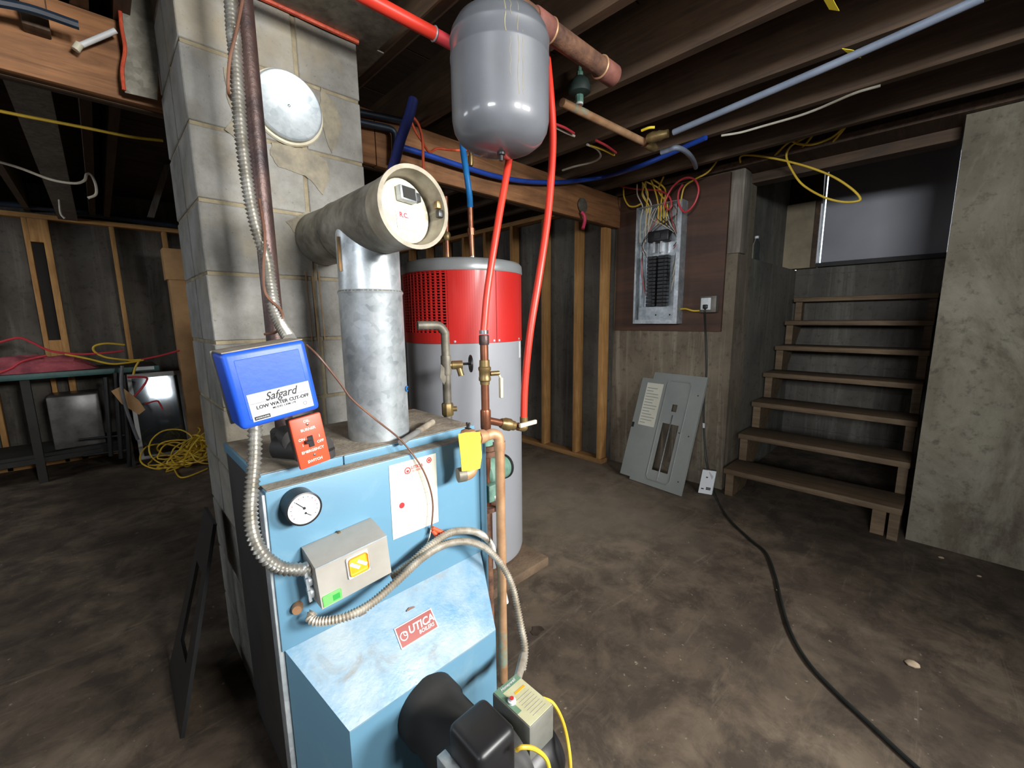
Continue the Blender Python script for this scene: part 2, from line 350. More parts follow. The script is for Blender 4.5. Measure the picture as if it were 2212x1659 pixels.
# ------------------------------------------------------------------ the room
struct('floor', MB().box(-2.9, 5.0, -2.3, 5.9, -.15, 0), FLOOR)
struct('wall_right', MB().box(3.1, 3.38, 1.02, 5.8, 0, 2.19), CONC)
struct('wall_right_near', MB().box(3.1, 3.38, -2.2, .04, 0, 2.19), CONC_M)
sl = MB(); sl.box(3.38, 4.95, 1.02, 1.35, 0, 1.65); sl.box(3.202, 4.95, 1.115, 1.50, 1.65, 2.5)
struct('wall_stairwell_left', sl, CONC_G)
struct('wall_stairwell_right', MB().box(3.38, 4.95, -.20, .04, 0, 2.6), CONC_G)
def block_wall(name, x, y0, y1, z0, z1):
    o = struct(name, MB().box(x+.004, x+.2, y0, y1, z0, z1), CONC_D)
    first = None; k = 0; z = z0
    while z < z1-.05:
        y = y0-(.2 if k % 2 else 0)
        while y < y1-.02:
            a, b = max(y, y0)+.004, min(y+.4, y1)-.004
            if b-a > .03: part('block', MB().box(x-.004, x+.03, a, b, z+.005, min(z+.2, z1)-.005), CONC_D, o)
            y += .4
        z += .2; k += 1
    return o
block_wall('wall_stairwell_back', 4.64, .04, 1.02, 0, 1.66)
struct('wall_far', MB().box(-2.9, 3.4, 5.56, 5.8, 0, 2.6), CONC_D)
wl = MB(); z0, z1 = WIN_B[2:]; ys_ = [-2.2]+[q for w_ in WIN_L for q in w_[:2]]+[5.8]
for a_, b_ in zip(ys_[::2], ys_[1::2]): wl.box(-2.9, -2.7, a_, b_, 0, 2.6)
for w_ in WIN_L: wl.box(-2.9, -2.7, w_[0], w_[1], 0, z0); wl.box(-2.9, -2.7, w_[0], w_[1], z1, 2.6)
struct('wall_left', wl, CONC_G)
wb = MB(); a0, a1, z0, z1 = WIN_A; c0, c1 = WIN_C[:2]
for xa, xb in ((-2.9, c0), (c1, a0), (a1, 3.4)): wb.box(xa, xb, -2.2, -2.0, 0, 2.6)
for xa, xb in ((c0, c1), (a0, a1)): wb.box(xa, xb, -2.2, -2.0, 0, z0); wb.box(xa, xb, -2.2, -2.0, z1, 2.6)
struct('wall_back', wb, CONC_G)
for i, (xa, xb) in enumerate(((a0, a1), (c0, c1))):
    w = MB(); e = .03
    for q in ((xa, xb, z0, z0+e), (xa, xb, z1-e, z1), (xa, xa+e, z0+e, z1-e), (xb-e, xb, z0+e, z1-e)): w.box(q[0], q[1], -2.06, -2.01, q[2], q[3])
    struct('window_%d' % (i+1), w, WINF)
for i, (y0, y1, z0, z1) in enumerate(WIN_L):
    w = MB()
    for q in ((y0, y1, z0, z0+e), (y0, y1, z1-e, z1), (y0, y0+e, z0+e, z1-e), (y1-e, y1, z0+e, z1-e)): w.box(-2.76, -2.71, q[0], q[1], q[2], q[3])
    struct('window_%d' % (i+3), w, WINF)  # window B, then frames for the two added fill openings

ceil = struct('ceiling', MB().box(-2.9, 3.4, -2.2, 5.8, 2.44, 2.5), SUBF)
jm = MB().box(-.019, .019, -1.99, 5.55, 2.185, 2.44); j0 = None
for k in range(-9, 5):
    x = 1.245+.392*k
    if abs(x-.48) < .2: continue
    if j0 is None:
        jm.v = [v+V((x, 0, 0)) for v in jm.v]; j0 = part('joist', jm, JOIST, ceil); xj = x
    else: clone(j0, (x-xj, 0, 0), ceil)
for x in (.16, .86):
    clone(j0, (x-xj, 0, 0), ceil)
for i in range(18):      # subfloor boards across the joists
    y = -1.99+i*.42
    part('subfloor_board', MB().box(-2.7, 3.1, y, y+.412, 2.425, 2.4405), SUBF, ceil)
single('doubled_joist', MB().box(-.15, -.03, 2.0, 5.5, 2.135, 2.184), GREYWOOD, 'grey weathered board running away under the joists at the upper left', 'board')
struct('trim_1', MB().box(3.1, 4.95, -.2, 1.5, 2.5, 2.6), SUBF)
hd = thing('header_beam', 'dark wooden header spanning the top of the stairway opening', 'beam', (3.22, .5, 2.19))
part('sill', MB().box(3.06, 3.36, -1.99, 1.95, 2.192, 2.23), BEAMD, hd)
part('rim_board', MB().box(3.20, 3.24, -1.99, 5.5, 2.23, 2.43), BEAMD, hd)
part('lower_plank', MB().box(3.27, 3.38, .05, 1.11, 2.13, 2.19), JOIST, hd)

# support beam carrying the joists
bm_ = thing('support_beam', 'long orange-brown timber beam crossing behind the grey tank', 'beam', (1.2, 1.95, 1.95))
part('plank', MB().box(-2.7, 1.0, 1.912, 1.95, 1.952, 2.183, .003), BEAM, bm_)
part('plank', MB().box(1.003, 3.09, 1.912, 1.95, 1.950, 2.180, .003), BEAM, bm_)
part('plank', MB().box(-2.7, 3.09, 1.952, 1.99, 1.950, 2.180, .003), BEAMD, bm_)

# ------------------------------------------------------------------ stud framing on the right
sw = thing('stud_wall', 'row of pale pine studs with plates against the right concrete wall', 'wall framing', (3.0, 3, 0))
YS = [1.985, 2.245, 2.62, 3.03, 3.43, 3.79, 4.14, 4.5, 4.9]
s0 = part('stud', MB().box(2.95, 3.04, YS[0]-.02, YS[0]+.02, .04, 2.12, .002), PINE_Z, sw)
for y in YS[1:]: clone(s0, (0, y-YS[0], 0), sw)
part('bottom_plate', MB().box(2.95, 3.04, 1.95, 5.5, 0, .038), PINE_Y, sw)
part('top_plate', MB().box(2.95, 3.04, 2.0, 5.5, 2.122, 2.16), PINE_Y, sw)
single('concrete_form_backing', MB().box(3.06, 3.0995, 1.96, 5.5, .0, 2.15), CONC_D, 'dark grey foundation face behind the pale studs', 'wall panel')

# ------------------------------------------------------------------ stud framing far left
lw = thing('far_stud_wall', 'rough pine framing against the far left concrete wall', 'wall framing', (0, 5.5, 0))
def lstud(u0, u1, v, ztop=2.12, zbot=0):
    a = P(u0, v, Y=5.45).x; b = P(u1, v, Y=5.45).x
    return part('stud', MB().box(a, b, 5.45, 5.54, zbot, ztop, .002), PINE_Z, lw)
lstud(68, 80, 600); lstud(108, 124, 600); lstud(252, 262, 600); lstud(352, 362, 520); lstud(-70, -55, 600)
a, b = P(80, 600, Y=5.45).x, P(108, 600, Y=5.45).x
part('blocking', MB().box(a, b, 5.452, 5.535, 1.93, 2.12), PINE_Z, lw)
part('blocking', MB().box(a, b, 5.452, 5.535, .85, 1.10), PINE_Z, lw)
part('backing_board', MB().box(a, b, 5.54, 5.555, 1.10, 1.93), DARK, lw)
part('top_plate', MB().box(-2.6, 2.9, 5.45, 5.54, 2.122, 2.16), PINE_X, lw)
part('bottom_plate', MB().box(-2.6, 2.9, 5.45, 5.54, 0, .038), PINE_X, lw)
single('black_drain_pipe', MB().tube(PP([(-60, 436), (100, 450), (380, 487)], Y=5.38), .024, 10), PIPEBK, 'black pipe running above the far left stud wall', 'pipe')

# ------------------------------------------------------------------ chimney of concrete blocks
ch = thing('chimney', 'square grey concrete-block chimney with tan mortar behind the boiler', 'chimney', (.48, 1.7, 0))
CX0, CX1, CY0, CY1 = .235, .731, 1.49, 1.905
part('mortar', MB().box(CX0+.004, CX1-.004, CY0+.004, CY1-.004, 0, 2.42), MORTAR, ch)
# flue opening is left whole: the pipe is sealed against the face
z = -.014; k = 0
while z < 2.38:
    zb, zt = max(0, z+.006), min(z+.196, 2.42)
    xj_ = .538 if k % 2 else .53
    part('block', MB().box(CX0, xj_-.006, CY0, CY0+.19, zb, zt, .003, 1), BLOCK, ch)
    part('block', MB().box(xj_+.006, CX1, CY0, CY0+.19, zb, zt, .003, 1), BLOCK, ch)
    part('block', MB().box(CX0, CX0+.19, CY0+.202, CY1, zb, zt, .003, 1), BLOCK, ch)
    part('block', MB().box(CX1-.19, CX1, CY0+.202, CY1, zb, zt, .003, 1), BLOCK, ch)
    z += .2; k += 1
# smeared mortar patches
rs = random.Random(3)
SMEAR = mat('mortar_smear', hx(150, 142, 122), hx(122, 116, 104), 26, .95, bmp=.5, bsc=60)
def smear(pts, mat_=SMEAR, th=.0025):
    pts = [(a_*(1-t_)+c_*t_+rs.uniform(-.003, .003), b_*(1-t_)+d_*t_+rs.uniform(-.003, .003)) for (a_, b_), (c_, d_) in zip(pts, pts[1:]+pts[:1]) for t_ in (0, .33, .66)]
    part('mortar_smear', MB().prism([V((x, CY0-th, zz)) for x, zz in pts], (0, th+.002, 0)), mat_, ch)
smear([(.38, 2.0), (.335, 1.95), (.33, 1.88), (.345, 1.83), (.32, 1.79), (.36, 1.75), (.38, 1.69), (.40, 1.66), (.41, 1.70), (.42, 1.86), (.42, 2.0)])
smear([(.60, 1.99), (.64, 1.96), (.66, 1.90), (.64, 1.83), (.62, 1.80), (.60, 1.85), (.59, 1.93)])
smear([(.44, 1.785), (.56, 1.79), (.60, 1.77), (.61, 1.72), (.58, 1.66), (.545, 1.70), (.52, 1.71), (.45, 1.72), (.43, 1.75)])
smear([(.46, 1.56), (.53, 1.60), (.60, 1.585), (.64, 1.60), (.62, 1.54), (.55, 1.52), (.48, 1.53)])
cap = part('cleanout_cover', MB().lathe([(.095, 0), (.098, .006), (.098, .02), (.094, .024), (.09, .022), (.02, .019), (0.0005, .019)], (.492, CY0, 1.897), (0, -1, 0), 48), GALV_L, ch, 'round dull galvanised metal cover')
part('collar', MB().ring((.492, CY0-.002, 1.895), (0, 1, 0), .101, .007, 40, 6), CREAM, cap)
part('screw', MB().lathe([(.004, 0), (.003, .002), (.0005, .003)], (.492, CY0-.019, 1.897), (0, -1, 0), 10), CHROME, cap)
# rust streaks below the flue
for x in (.505, .525, .547):
    pts = [(x-.002, 1.41), (x+.003, 1.41), (x+.002, 1.34), (x+.004, 1.28), (x+.005, 1.20), (x+.003, 1.13), (x+.001, 1.19), (x+.0005, 1.27), (x-.002, 1.34)]
    part('rust_streak', MB().prism([V((px_, CY0-.001, pz)) for px_, pz in pts], (0, .0015, 0)), mat('rust_streak_tan', hx(150, 116, 80), hx(150, 136, 110), 30, .9) if x == .505 else bpy.data.materials['rust_streak_tan'], ch)
# fire-stop plates at the ceiling round the chimney
fs = thing('firestop_plate', 'dull sheet-metal fire-stop plate with red caulk around the chimney top', 'metal plate', (.5, 1.45, 2.18))
part('plate', MB().box(.10, .805, 1.30, 1.485, 2.176, 2.180), GALV_D, fs)
part('plate', MB().box(.735, .83, 1.487, 1.90, 2.176, 2.180), GALV_D, fs)
part('caulk_bead', MB().tube([(.235, 1.482, 2.172), (.36, 1.48, 2.17), (.5, 1.484, 2.173), (.62, 1.48, 2.17), (.735, 1.483, 2.172)], .007, 8), CAULK, fs)
ms = thing('metal_side_sheet', 'narrow galvanised sheet with a ragged red caulk edge left of the chimney', 'metal plate', (.18, 1.86, 2.1))
q = PP([(263, -90), (262, 60), (268, 110), (270, 200), (340, 216), (347, -90)], Y=1.86)
part('sheet', MB().prism(q, (0, .004, 0)), GALV_D, ms)
part('caulk_bead', MB().tube(PP([(262, -90), (259, 0), (262, 55), (270, 105), (264, 150), (268, 195)], Y=1.857), .005, 8), CAULK, ms)

# ------------------------------------------------------------------ stairs
stt = thing('staircase', 'open wooden basement staircase with seven worn treads', 'stairs', (3.0, .52, 0))
t0 = part('tread', MB().box(3.0, 3.275, .065, .985, .162, .2, .006), TREAD, stt)
for k in range(1, 6): clone(t0, (.25*k-(.02 if k > 5 else 0), random.uniform(-.004, .004), .2*k), stt)
part('tread', MB().box(4.485, 4.625, .065, .985, 1.362, 1.4, .006), TREAD, stt)
def stringer(ya, yb):
    poly = [(3.03, 0)]
    for k in range(7):
        poly += [(3.03+.25*k, .2*k+.16), (min(4.62, 3.03+.25*(k+1)), .2*k+.16)]
    poly += [(4.62, 1.18), (3.30, 0)]
    return part('stringer', MB().prism([V((x, ya, zz)) for x, zz in poly], (0, yb-ya, 0)), TREAD, stt)
stringer(.925, .975); stringer(.07, .115)
part('prop_block', MB().box(3.06, 3.15, .13, .19, 0, .16), TREAD, stt)

# door at the head of the stairs
dr = struct('door_1', MB().box(4.60, 4.635, .06, .835, 1.70, 2.5, .002), DOORG)
part('weatherstrip', MB().box(4.585, 4.60, .842, .856, 1.68, 2.5), GALV, dr)
part('threshold', MB().box(4.56, 4.68, .05, .86, 1.662, 1.695), DARK, dr)
struct('trim_2', MB().box(4.575, 4.70, .866, .90, 1.66, 2.5), BEAMD)
struct('trim_3', MB().box(4.55, 4.70, .902, 1.112, 1.66, 2.22), mat('tan_board', hx(150, 136, 112), hx(122, 110, 90), 5, .8))
struct('trim_4', MB().box(4.60, 4.70, .902, 1.112, 2.22, 2.5), BEAMD)
p = thing('daylight_gap_rod', 'bright metal rod standing in for the daylight gap beside the grey door', 'rod', (4.575, .85, 2.1))  # chrome rod imitates the slit of daylight between door and frame
part('rod', MB().cyl(P(1776, 440, X=4.575), P(1781, 350, X=4.575), .006, n=10), CHROME, p); part('tip', MB().cyl(P(1781, 349, X=4.575), P(1782, 343, X=4.575), .008, n=10), CHROME, p)
# weathered board on the wall end and ledge bottle
single('wall_end_board', MB().box(3.085, 3.20, 1.005, 1.085, 1.66, 2.185, .006), GREYWOOD, 'grey weathered upright board between the brown plywood and the stairway', 'board')
b0 = P(1632, 551, Y=1.06)
bt = thing('plastic_bottle', 'clear empty plastic bottle standing on the concrete ledge by the stairs', 'bottle', (b0.x, 1.06, 1.652))
part('body', MB().lathe([(.026, 0), (.030, .01), (.030, .05), (.027, .06), (.030, .07), (.030, .115), (.022, .14), (.012, .155), (.012, .165)], (b0.x, 1.06, 1.651), n=20), BOTTLE, bt)
part('cap', MB().cyl((b0.x, 1.06, 1.816), (b0.x, 1.06, 1.832), .014, n=14), WHITE, bt)

# plywood backer + breaker panel
single('plywood_backer', MB().box(3.078, 3.0995, 1.092, 1.935, 1.14, 2.18), PLY, 'dark brown plywood sheet behind the open breaker panel', 'plywood')
ep = thing('breaker_panel', 'open steel electrical panel with black breakers and bare wiring', 'electrical panel', (3.05, 1.54, 1.2))
pb = MB(); ya, yb, za, zb = 1.365, 1.715, 1.195, 2.05; x0, x1 = 2.985, 3.076; e = .004
pb.box(x1-e, x1, ya, yb, za, zb); pb.box(x0, x1-e, ya, ya+e, za, zb); pb.box(x0, x1-e, yb-e, yb, za, zb); pb.box(x0, x1-e, ya+e, yb-e, za, za+e); pb.box(x0, x1-e, ya+e, yb-e, zb-e, zb)
pb.box(x0, x0+.002, ya+e, ya+.03, za+e, zb-e); pb.box(x0, x0+.002, yb-.016, yb-e, za+e, zb-e); pb.box(x0, x0+.002, ya+.03, yb-.016, za+e, za+.03)
part('enclosure', pb, GALV, ep)
part('bottom_flange', MB().box(3.03, 3.07, ya+.01, yb-.02, za+.03, za+.13), GALV_L, ep)
for y in (1.44, 1.55): part('knockout', MB().cyl((3.029, y, 1.26), (3.031, y, 1.26), .006, n=10), INK, ep)
br0 = None
for c, yc in enumerate((1.498, 1.585)):
    for r in range(14):
        zz = 1.335+r*.0265
        if br0 is None: br0 = part('breaker', MB().box(3.0, 3.05, yc-.036, yc+.036, zz-.0118, zz+.0118, .002, 1).box(2.992, 3.0, yc-.012, yc+.012, zz-.006, zz+.004), BLACK, ep); y0_, z0_ = yc, zz
        else: clone(br0, (0, yc-y0_, zz-z0_), ep)
part('main_breaker', MB().box(2.995, 3.05, 1.46, 1.625, 1.79, 1.87, .01).box(2.985, 3.0, 1.52, 1.565, 1.81, 1.85), BLACK, ep)
for y in (1.515, 1.57): part('bus_lug', MB().box(2.998, 3.04, y-.008, y+.008, 1.715, 1.79), CHROME, ep)
for y in (1.40, 1.68): part('neutral_bar', MB().box(3.03, 3.06, y-.006, y+.006, 1.32, 1.70), GALV, ep)
rr = random.Random(5)
wm = [WCAB, BLACK, WCAB, BLACK, BRWIRE, RCAB, WCAB, BLACK]
for i in range(16):
    ys = rr.uniform(1.42, 1.67); side = rr.choice((1.40, 1.665)); ze = rr.uniform(1.36, 1.78)
    part('wire', MB().tube([(3.035, ys, 2.04), (3.03, ys+rr.uniform(-.03, .03), 1.97), (3.01, (ys+side)/2, 1.89), (3.0+rr.uniform(0, .03), side, 1.80), (3.01, side+rr.uniform(-.01, .01), (ze+1.8)/2), (3.02, side+(.03 if side < 1.5 else -.03), ze)], .0025, 6, 6), wm[i % 8], ep)
rr = random.Random(8)
def cable(name, pts, r, m, label, cat='cable', group=None, n=8, sub=8): return single(name, MB().tube(pts, r, n, sub), m, label, cat, group)
G = 'yellow cables dropping into the panel'
for i in range(6):
    y = 1.50+i*.022+(.05 if i > 3 else 0)
    cable('yellow_cable', [(2.9, y+rr.uniform(-.06, .06), 2.2), (2.99, y+rr.uniform(-.03, .05), 2.14), (3.03, y+.0, 2.055), (3.03, y-.004, 1.97), (3.035, y, 1.90+rr.uniform(0, .03))], .0058, YCAB, 'short yellow cable dropping from the joists into the panel top', group=G)
for i, y in enumerate((1.70, 1.655, 1.63)):
    cable('white_cable', [(2.92, y-.02, 2.2), (3.0, y+.02, 2.15), (3.03, y-.01, 2.06), (3.02, y+.0, 1.96), (3.01, y-.01, 1.80)], .0045, WCAB, 'thin white cable dropping into the panel at its left end', group='white cables dropping into the panel')
cable('yellow_cable', PP([(1347, 398), (1348, 425), (1358, 444), (1372, 446), (1385, 440)], X=2.99), .0058, YCAB, 'yellow cable hooking out left of the panel top')
cable('yellow_cable', PP([(1470, 440), (1478, 405), (1500, 388), (1525, 375), (1540, 360), (1550, 345)], X=2.99), .0058, YCAB, 'yellow cable rising right of the panel to the joists')
cable('red_cable', PP([(1300, 392), (1345, 403), (1380, 409), (1420, 411), (1445, 424), (1450, 446), (1440, 455)], X=2.985), .0062, RCAB, 'red cable running from the beam to the panel top')
cable('red_cable', PP([(1440, 450), (1436, 438), (1452, 405), (1478, 385), (1500, 388), (1509, 410), (1500, 440), (1480, 458), (1466, 440), (1466, 415), (1475, 398)], X=2.96), .0066, RCAB, 'red cable coiled in a loop over the panel corner')
ob = thing('outlet_box', 'grey metal outlet box with a white double receptacle beside the panel', 'outlet', (3.05, 1.17, 1.33))
part('box', MB().box(3.02, 3.077, 1.112, 1.222, 1.272, 1.385, .004), mat('box_grey', hx(120, 116, 108), hx(96, 92, 86), 8, .5, .5), ob)
part('receptacle', MB().box(3.012, 3.021, 1.145, 1.212, 1.29, 1.372, .004), WHITE, ob)
for z_ in (1.31, 1.352): part('socket_face', MB().cyl((3.008, 1.178, z_), (3.013, 1.178, z_), .017, n=16), WHITE, ob)
cable('yellow_cable', [(3.04, 1.363, 1.30), (3.03, 1.32, 1.30), (3.03, 1.27, 1.286), (3.04, 1.22, 1.285)], .006, YCAB, 'short yellow cable linking the panel and the outlet box')
# black extension cord
cp = [V((3.0, 1.172, 1.305)), V((2.99, 1.172, 1.27)), P(1524, 720, X=3.06), P(1526, 800, X=3.075), P(1520, 880, X=3.08), P(1524, 980, X=3.06), P(1535, 1035, X=3.0)]
cp += PP([(1545, 1070), (1572, 1118), (1620, 1165), (1655, 1195), (1675, 1245), (1688, 1300), (1708, 1365), (1745, 1430), (1800, 1490), (1880, 1565), (1960, 1640), (2030, 1700)], Z=.007)
ec = thing('extension_cord', 'dark green-black extension cord hanging from the outlet and snaking over the floor', 'cord', (3.0, 1.1, 0))
part('cord', MB().tube(cp, .0065, 8), BCORD, ec)
part('plug', MB().box(2.985, 3.008, 1.158, 1.188, 1.298, 1.326, .005), BLACK, ec)
part('tag', MB().prism([P(1532, 1018, X=2.99), P(1541, 1030, X=2.98), P(1535, 1042, X=2.98), P(1527, 1028, X=2.99)], (.001, 0, 0)), WHITE, ec)
cl = part('connector_mark', MB().cyl(P(1520, 914, X=3.07), P(1520, 924, X=3.07), .008, n=8), WHITE, ec)
wt = thing('white_packet', 'white printed card packet leaning on the wall foot beside the cord', 'packet', (2.98, 1.13, 0))
q = [P(1508, 1064, Z=.004), P(1537, 1069, Z=.004)]; up = V((.06, 0, .155))
part('card', MB().prism([q[0], q[1], q[1]+up, q[0]+up], (.012, 0, 0)), WHITE, wt)
u = (q[1]-q[0])
for f0, f1, h in ((.35, .5, .115), (.15, .35, .03), (.5, .85, .03), (.5, .85, .04)):
    part('print', MB().prism([q[0]+u*f0+up*(h/.17)-V((.001, 0, 0)), q[0]+u*f1+up*(h/.17)-V((.001, 0, 0)), q[0]+u*f1+up*(h/.17+.05)-V((.001, 0, 0)), q[0]+u*f0+up*(h/.17+.05)-V((.001, 0, 0))], (.0012, 0, 0)), INK, wt)

# leaning breaker panel cover
A, B = V((2.815, 1.60, .004)), V((2.775, 1.178, .004))
ax = (B-A).normalized(); h1 = V((3.07, 1.25, .81))-B; h1 = (h1-ax*h1.dot(ax)).normalized(); nn = ax.cross(h1)
if nn.x > 0: nn = -nn
pc = thing('panel_cover', 'grey steel breaker-panel cover leaning on the concrete wall', 'panel cover', B)
wC = (B-A).length; hC = .86
def pcp(a, b, o=0): return A+ax*a+h1*b+nn*o
def slab(r0, r1, b0, b1, o0, o1): return MB().prism([pcp(r0, b0, o0), pcp(r1, b0, o0), pcp(r1, b1, o0), pcp(r0, b1, o0)], nn*(o1-o0))
cov = MB()
for r0_, r1_, b0_, b1_ in ((0, .165, 0, hC), (.295, wC, 0, hC), (.165, .295, 0, .12), (.165, .295, .48, .575), (.165, .21, .575, .63), (.25, .295, .575, .63), (.165, .295, .63, hC)):
    k_ = slab(r0_, r1_, b0_, b1_, 0, .003); cov.add(k_.v, k_.f)
k_ = slab(wC-.003, wC, 0, hC, -.018, 0); cov.add(k_.v, k_.f); k_ = slab(0, wC, hC-.003, hC, -.018, 0); cov.add(k_.v, k_.f)
part('cover_plate', cov, GPANEL, pc)
rim = MB().tube([pcp(.135, .07, .005), pcp(.135, .78, .005), pcp(.155, .805, .005), pcp(.305, .805, .005), pcp(.325, .78, .005), pcp(.325, .07, .005), pcp(.305, .045, .005), pcp(.155, .045, .005), pcp(.135, .07, .005)], .005, 8, 1)
part('raised_rim', rim, GPANEL, pc)
part('divider_strip', slab(.228, .236, .05, .55, .004, .008), CHROME, pc)
dl = slab(-.09, .125, .02, hC-.055, .004, .008); dop = part('door', dl, GPANEL, pc)
part('directory_paper', slab(-.035, .105, .43, .77, .0085, .0092), PAPER, dop)
for i in range(13):
    b_ = .45+i*.023; part('print_line', slab(-.025, -.025+.115*(.4+.6*abs(sin(i*2.3))), b_, b_+.005, .0093, .0096), GPANEL, dop)
part('latch', slab(-.086, -.068, .40, .44, .0085, .013), BLACK, dop)
for a_, b_ in ((.385, .09), (.385, .42), (.385, .72), (.31, .43)):
    part('screw_hole', MB().cyl(pcp(a_, b_, .002), pcp(a_, b_, .0036), .005, n=8), INK, pc)

# ------------------------------------------------------------------ boiler
XL, XR, YF, YB, ZT = .216, .842, 1.0, 1.42, .903
bo = thing('boiler', 'sky-blue steel oil boiler with dusty top in front of the chimney', 'boiler', (.53, 1.15, 0))
part('jacket_side', MB().box(XL+.004, XR-.004, YF+.03, YB, .02, .876, .004), SIDE, bo, 'dark sheet-metal sides')
part('base', MB().box(XL+.02, XR-.02, YF+.05, YB-.02, 0, .02), DARK, bo)
lid = part('lid', MB().box(XL, .4095, 1.05, YB, .879, ZT, .002).box(.4125, XR+.003, 1.05, YB, .879, ZT, .002), BLUE, bo)
part('dust_layer', MB().box(XL+.006, XR-.003, 1.056, YB-.004, ZT-.002, ZT+.0012), DUST, lid, 'grey-brown dust on the lid')
part('front_panel', MB().box(XL, XR-.022, YF, 1.03, .485, .879, .003), BLUE, bo)
part('ledge_dust', MB().box(XL+.004, XR-.026, 1.004, 1.049, .878, .8803), DUST, bo)
part('front_flange', MB().box(XR-.02, XR+.004, YF-.004, 1.04, .03, .877, .002), BLUE, bo)
part('left_flange', MB().box(XL-.006, XL+.012, YF+.006, 1.045, .03, .872, .002), GALV_L, bo, 'pale chipped edge strip')
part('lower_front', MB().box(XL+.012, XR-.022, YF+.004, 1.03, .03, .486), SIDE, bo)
# sloped hood
HU0, HU1 = V((XL+.006, YF, .487)), V((XR-.026, YF, .487)); HL0, HL1 = V((.299, .85, .327)), V((.745, .85, .327))
hood = MB(); dz = V((0, .0, -.30))
g0, g1 = V((.299, .85, .02)), V((.745, .85, .02)); k0, k1 = V((XL+.006, YF, .02)), V((XR-.026, YF, .02))
part('hood_slope', MB().add([HU0, HU1, HL1, HL0], [(0, 1, 2, 3)]).add([HU0-V((0, 0, .004)), HU1-V((0, 0, .004)), HL1-V((0, 0, .004)), HL0-V((0, 0, .004))], [(3, 2, 1, 0)]).add([HL0, HL1, HL1-V((0, 0, .004)), HL0-V((0, 0, .004))], [(0, 1, 2, 3)]), BLUE_TOP, bo, 'sloping hood with pale dusty patches')
part('hood_front', MB().prism([HL0-V((0, 0, .004)), HL1-V((0, 0, .004)), g1, g0], (0, .006, 0)), BLUE, bo)
part('hood_cheek', MB().prism([HU0, HL0, g0, k0], (.004, .002, 0)), BLUE, bo)
part('hood_cheek', MB().prism([HU1, HL1, g1, k1], (-.004, .002, 0)), BLUE, bo)
# gauge
gc = V((.277, YF, .838)); gd = V((0, -1, 0))
ga = part('gauge', MB().lathe([(.034, 0), (.036, .004), (.036, .045), (.0375, .047), (.0375, .053), (.0345, .054), (.0345, .050), (.0005, .050)], gc, gd, 40), BLACK, bo, 'round black-rimmed pressure and temperature gauge')
fy = YF-.0505
part('dial', MB().cyl((gc.x, fy, gc.z), (gc.x, fy-.0008, gc.z), .034, n=40), WHITE, ga)
fr, fu = V((1, 0, 0)), V((0, 0, 1))
for i in range(13):
    a = radians(215-i*250/12); c, s_ = cos(a), sin(a)
    part('tick', MB().cyl((gc.x+c*.026, fy-.0012, gc.z+s_*.026), (gc.x+c*.029, fy-.0012, gc.z+s_*.029), .0006, n=6), REDINK if i % 2 else INK, ga)
part('needle', MB().cyl((gc.x, fy-.002, gc.z+.002), (gc.x-.016, fy-.002, gc.z+.019), .0008, n=6).cyl((gc.x, fy-.001, gc.z+.002), (gc.x, fy-.003, gc.z+.002), .0028, n=12), INK, ga)
part('needle', MB().cyl((gc.x+.002, fy-.002, gc.z-.010), (gc.x+.013, fy-.002, gc.z-.019), .0007, n=6).cyl((gc.x+.002, fy-.001, gc.z-.010), (gc.x+.002, fy-.003, gc.z-.010), .0022, n=12), INK, ga)
# instruction sheet
sh = part('instruction_sheet', MB().box(.508, .657, YF-.0016, YF-.0003, .652, .864), PAPER, bo, 'white printed instruction sheet')
def ft(s, size, x, z_, m, par, y=YF-.0019, **k): return text(s, size, (x, y, z_), fr, fu, m, par, **k)
ft('UTICA', .013, .592, .841, REDINK, sh, bold=.0003, shear=.2); ft('BOILERS', .008, .592, .831, REDINK, sh, shear=.2)
part('flame_logo', MB().ring((.563, YF-.0018, .836), (0, 1, 0), .0085, .0014, 24, 6).lathe([(.0005, 0), (.004, .001), (.0005, .002)], (.563, YF-.0016, .835), (0, -1, 0), 10), REDINK, sh)
part('seal', MB().ring((.633, YF-.0018, .849), (0, 1, 0), .007, .0016, 24, 6).cyl((.633, YF-.0016, .849), (.633, YF-.0022, .849), .004, n=12), REDINK, sh)
part('valve_mark', MB().cyl((.540, YF-.0016, .742), (.540, YF-.0022, .742), .0085, n=10), REDINK, sh)
for i in range(12):
    part('print_line', MB().box(.555+.01*(i % 3), .60+.015*((i*7) % 3), YF-.0019, YF-.0015, .818-i*.0125, .8187-i*.0125), GREYBOX, sh)
# aquastat control box (tilted 4 degrees)
T4 = Matrix.Translation((.285, .916, .605))@Matrix.Rotation(radians(-4), 4, 'Y')
cb = MB(); cb.T = T4
prof = [(0, 0), (.0, .104), (.066, .122), (.082, .122), (.082, 0)]
cb.prism([V((0, y, z_)) for y, z_ in prof], (.172, 0, 0)); cbx = part('control_box', cb, GREYBOX, bo, 'grey sheet-metal control box with orange sticker')
def t4(x, y, z_): return T4@V((x, y, z_))
r4 = (T4.to_3x3()@V((1, 0, 0))); u4 = (T4.to_3x3()@V((0, 0, 1)))
m_ = MB(); m_.T = T4; m_.box(.066, .121, -.0022, -.0004, .040, .094, .004, 2); st1 = part('sticker', m_, WHITE, cbx)
m_ = MB(); m_.T = T4; m_.box(.0705, .1165, -.0030, -.0020, .0445, .0895, .006, 2); part('orange_square', m_, ORANGE, st1)
for dx in (-.009, .009):
    m_ = MB(); m_.T = T4@Matrix.Translation((.0935+dx, 0, .067))@Matrix.Rotation(radians(-48 if 1 else 0), 4, 'Y'); m_.box(-.004, .004, -.0036, -.0028, -.014, .014); part('slash', m_, WHITE, st1)
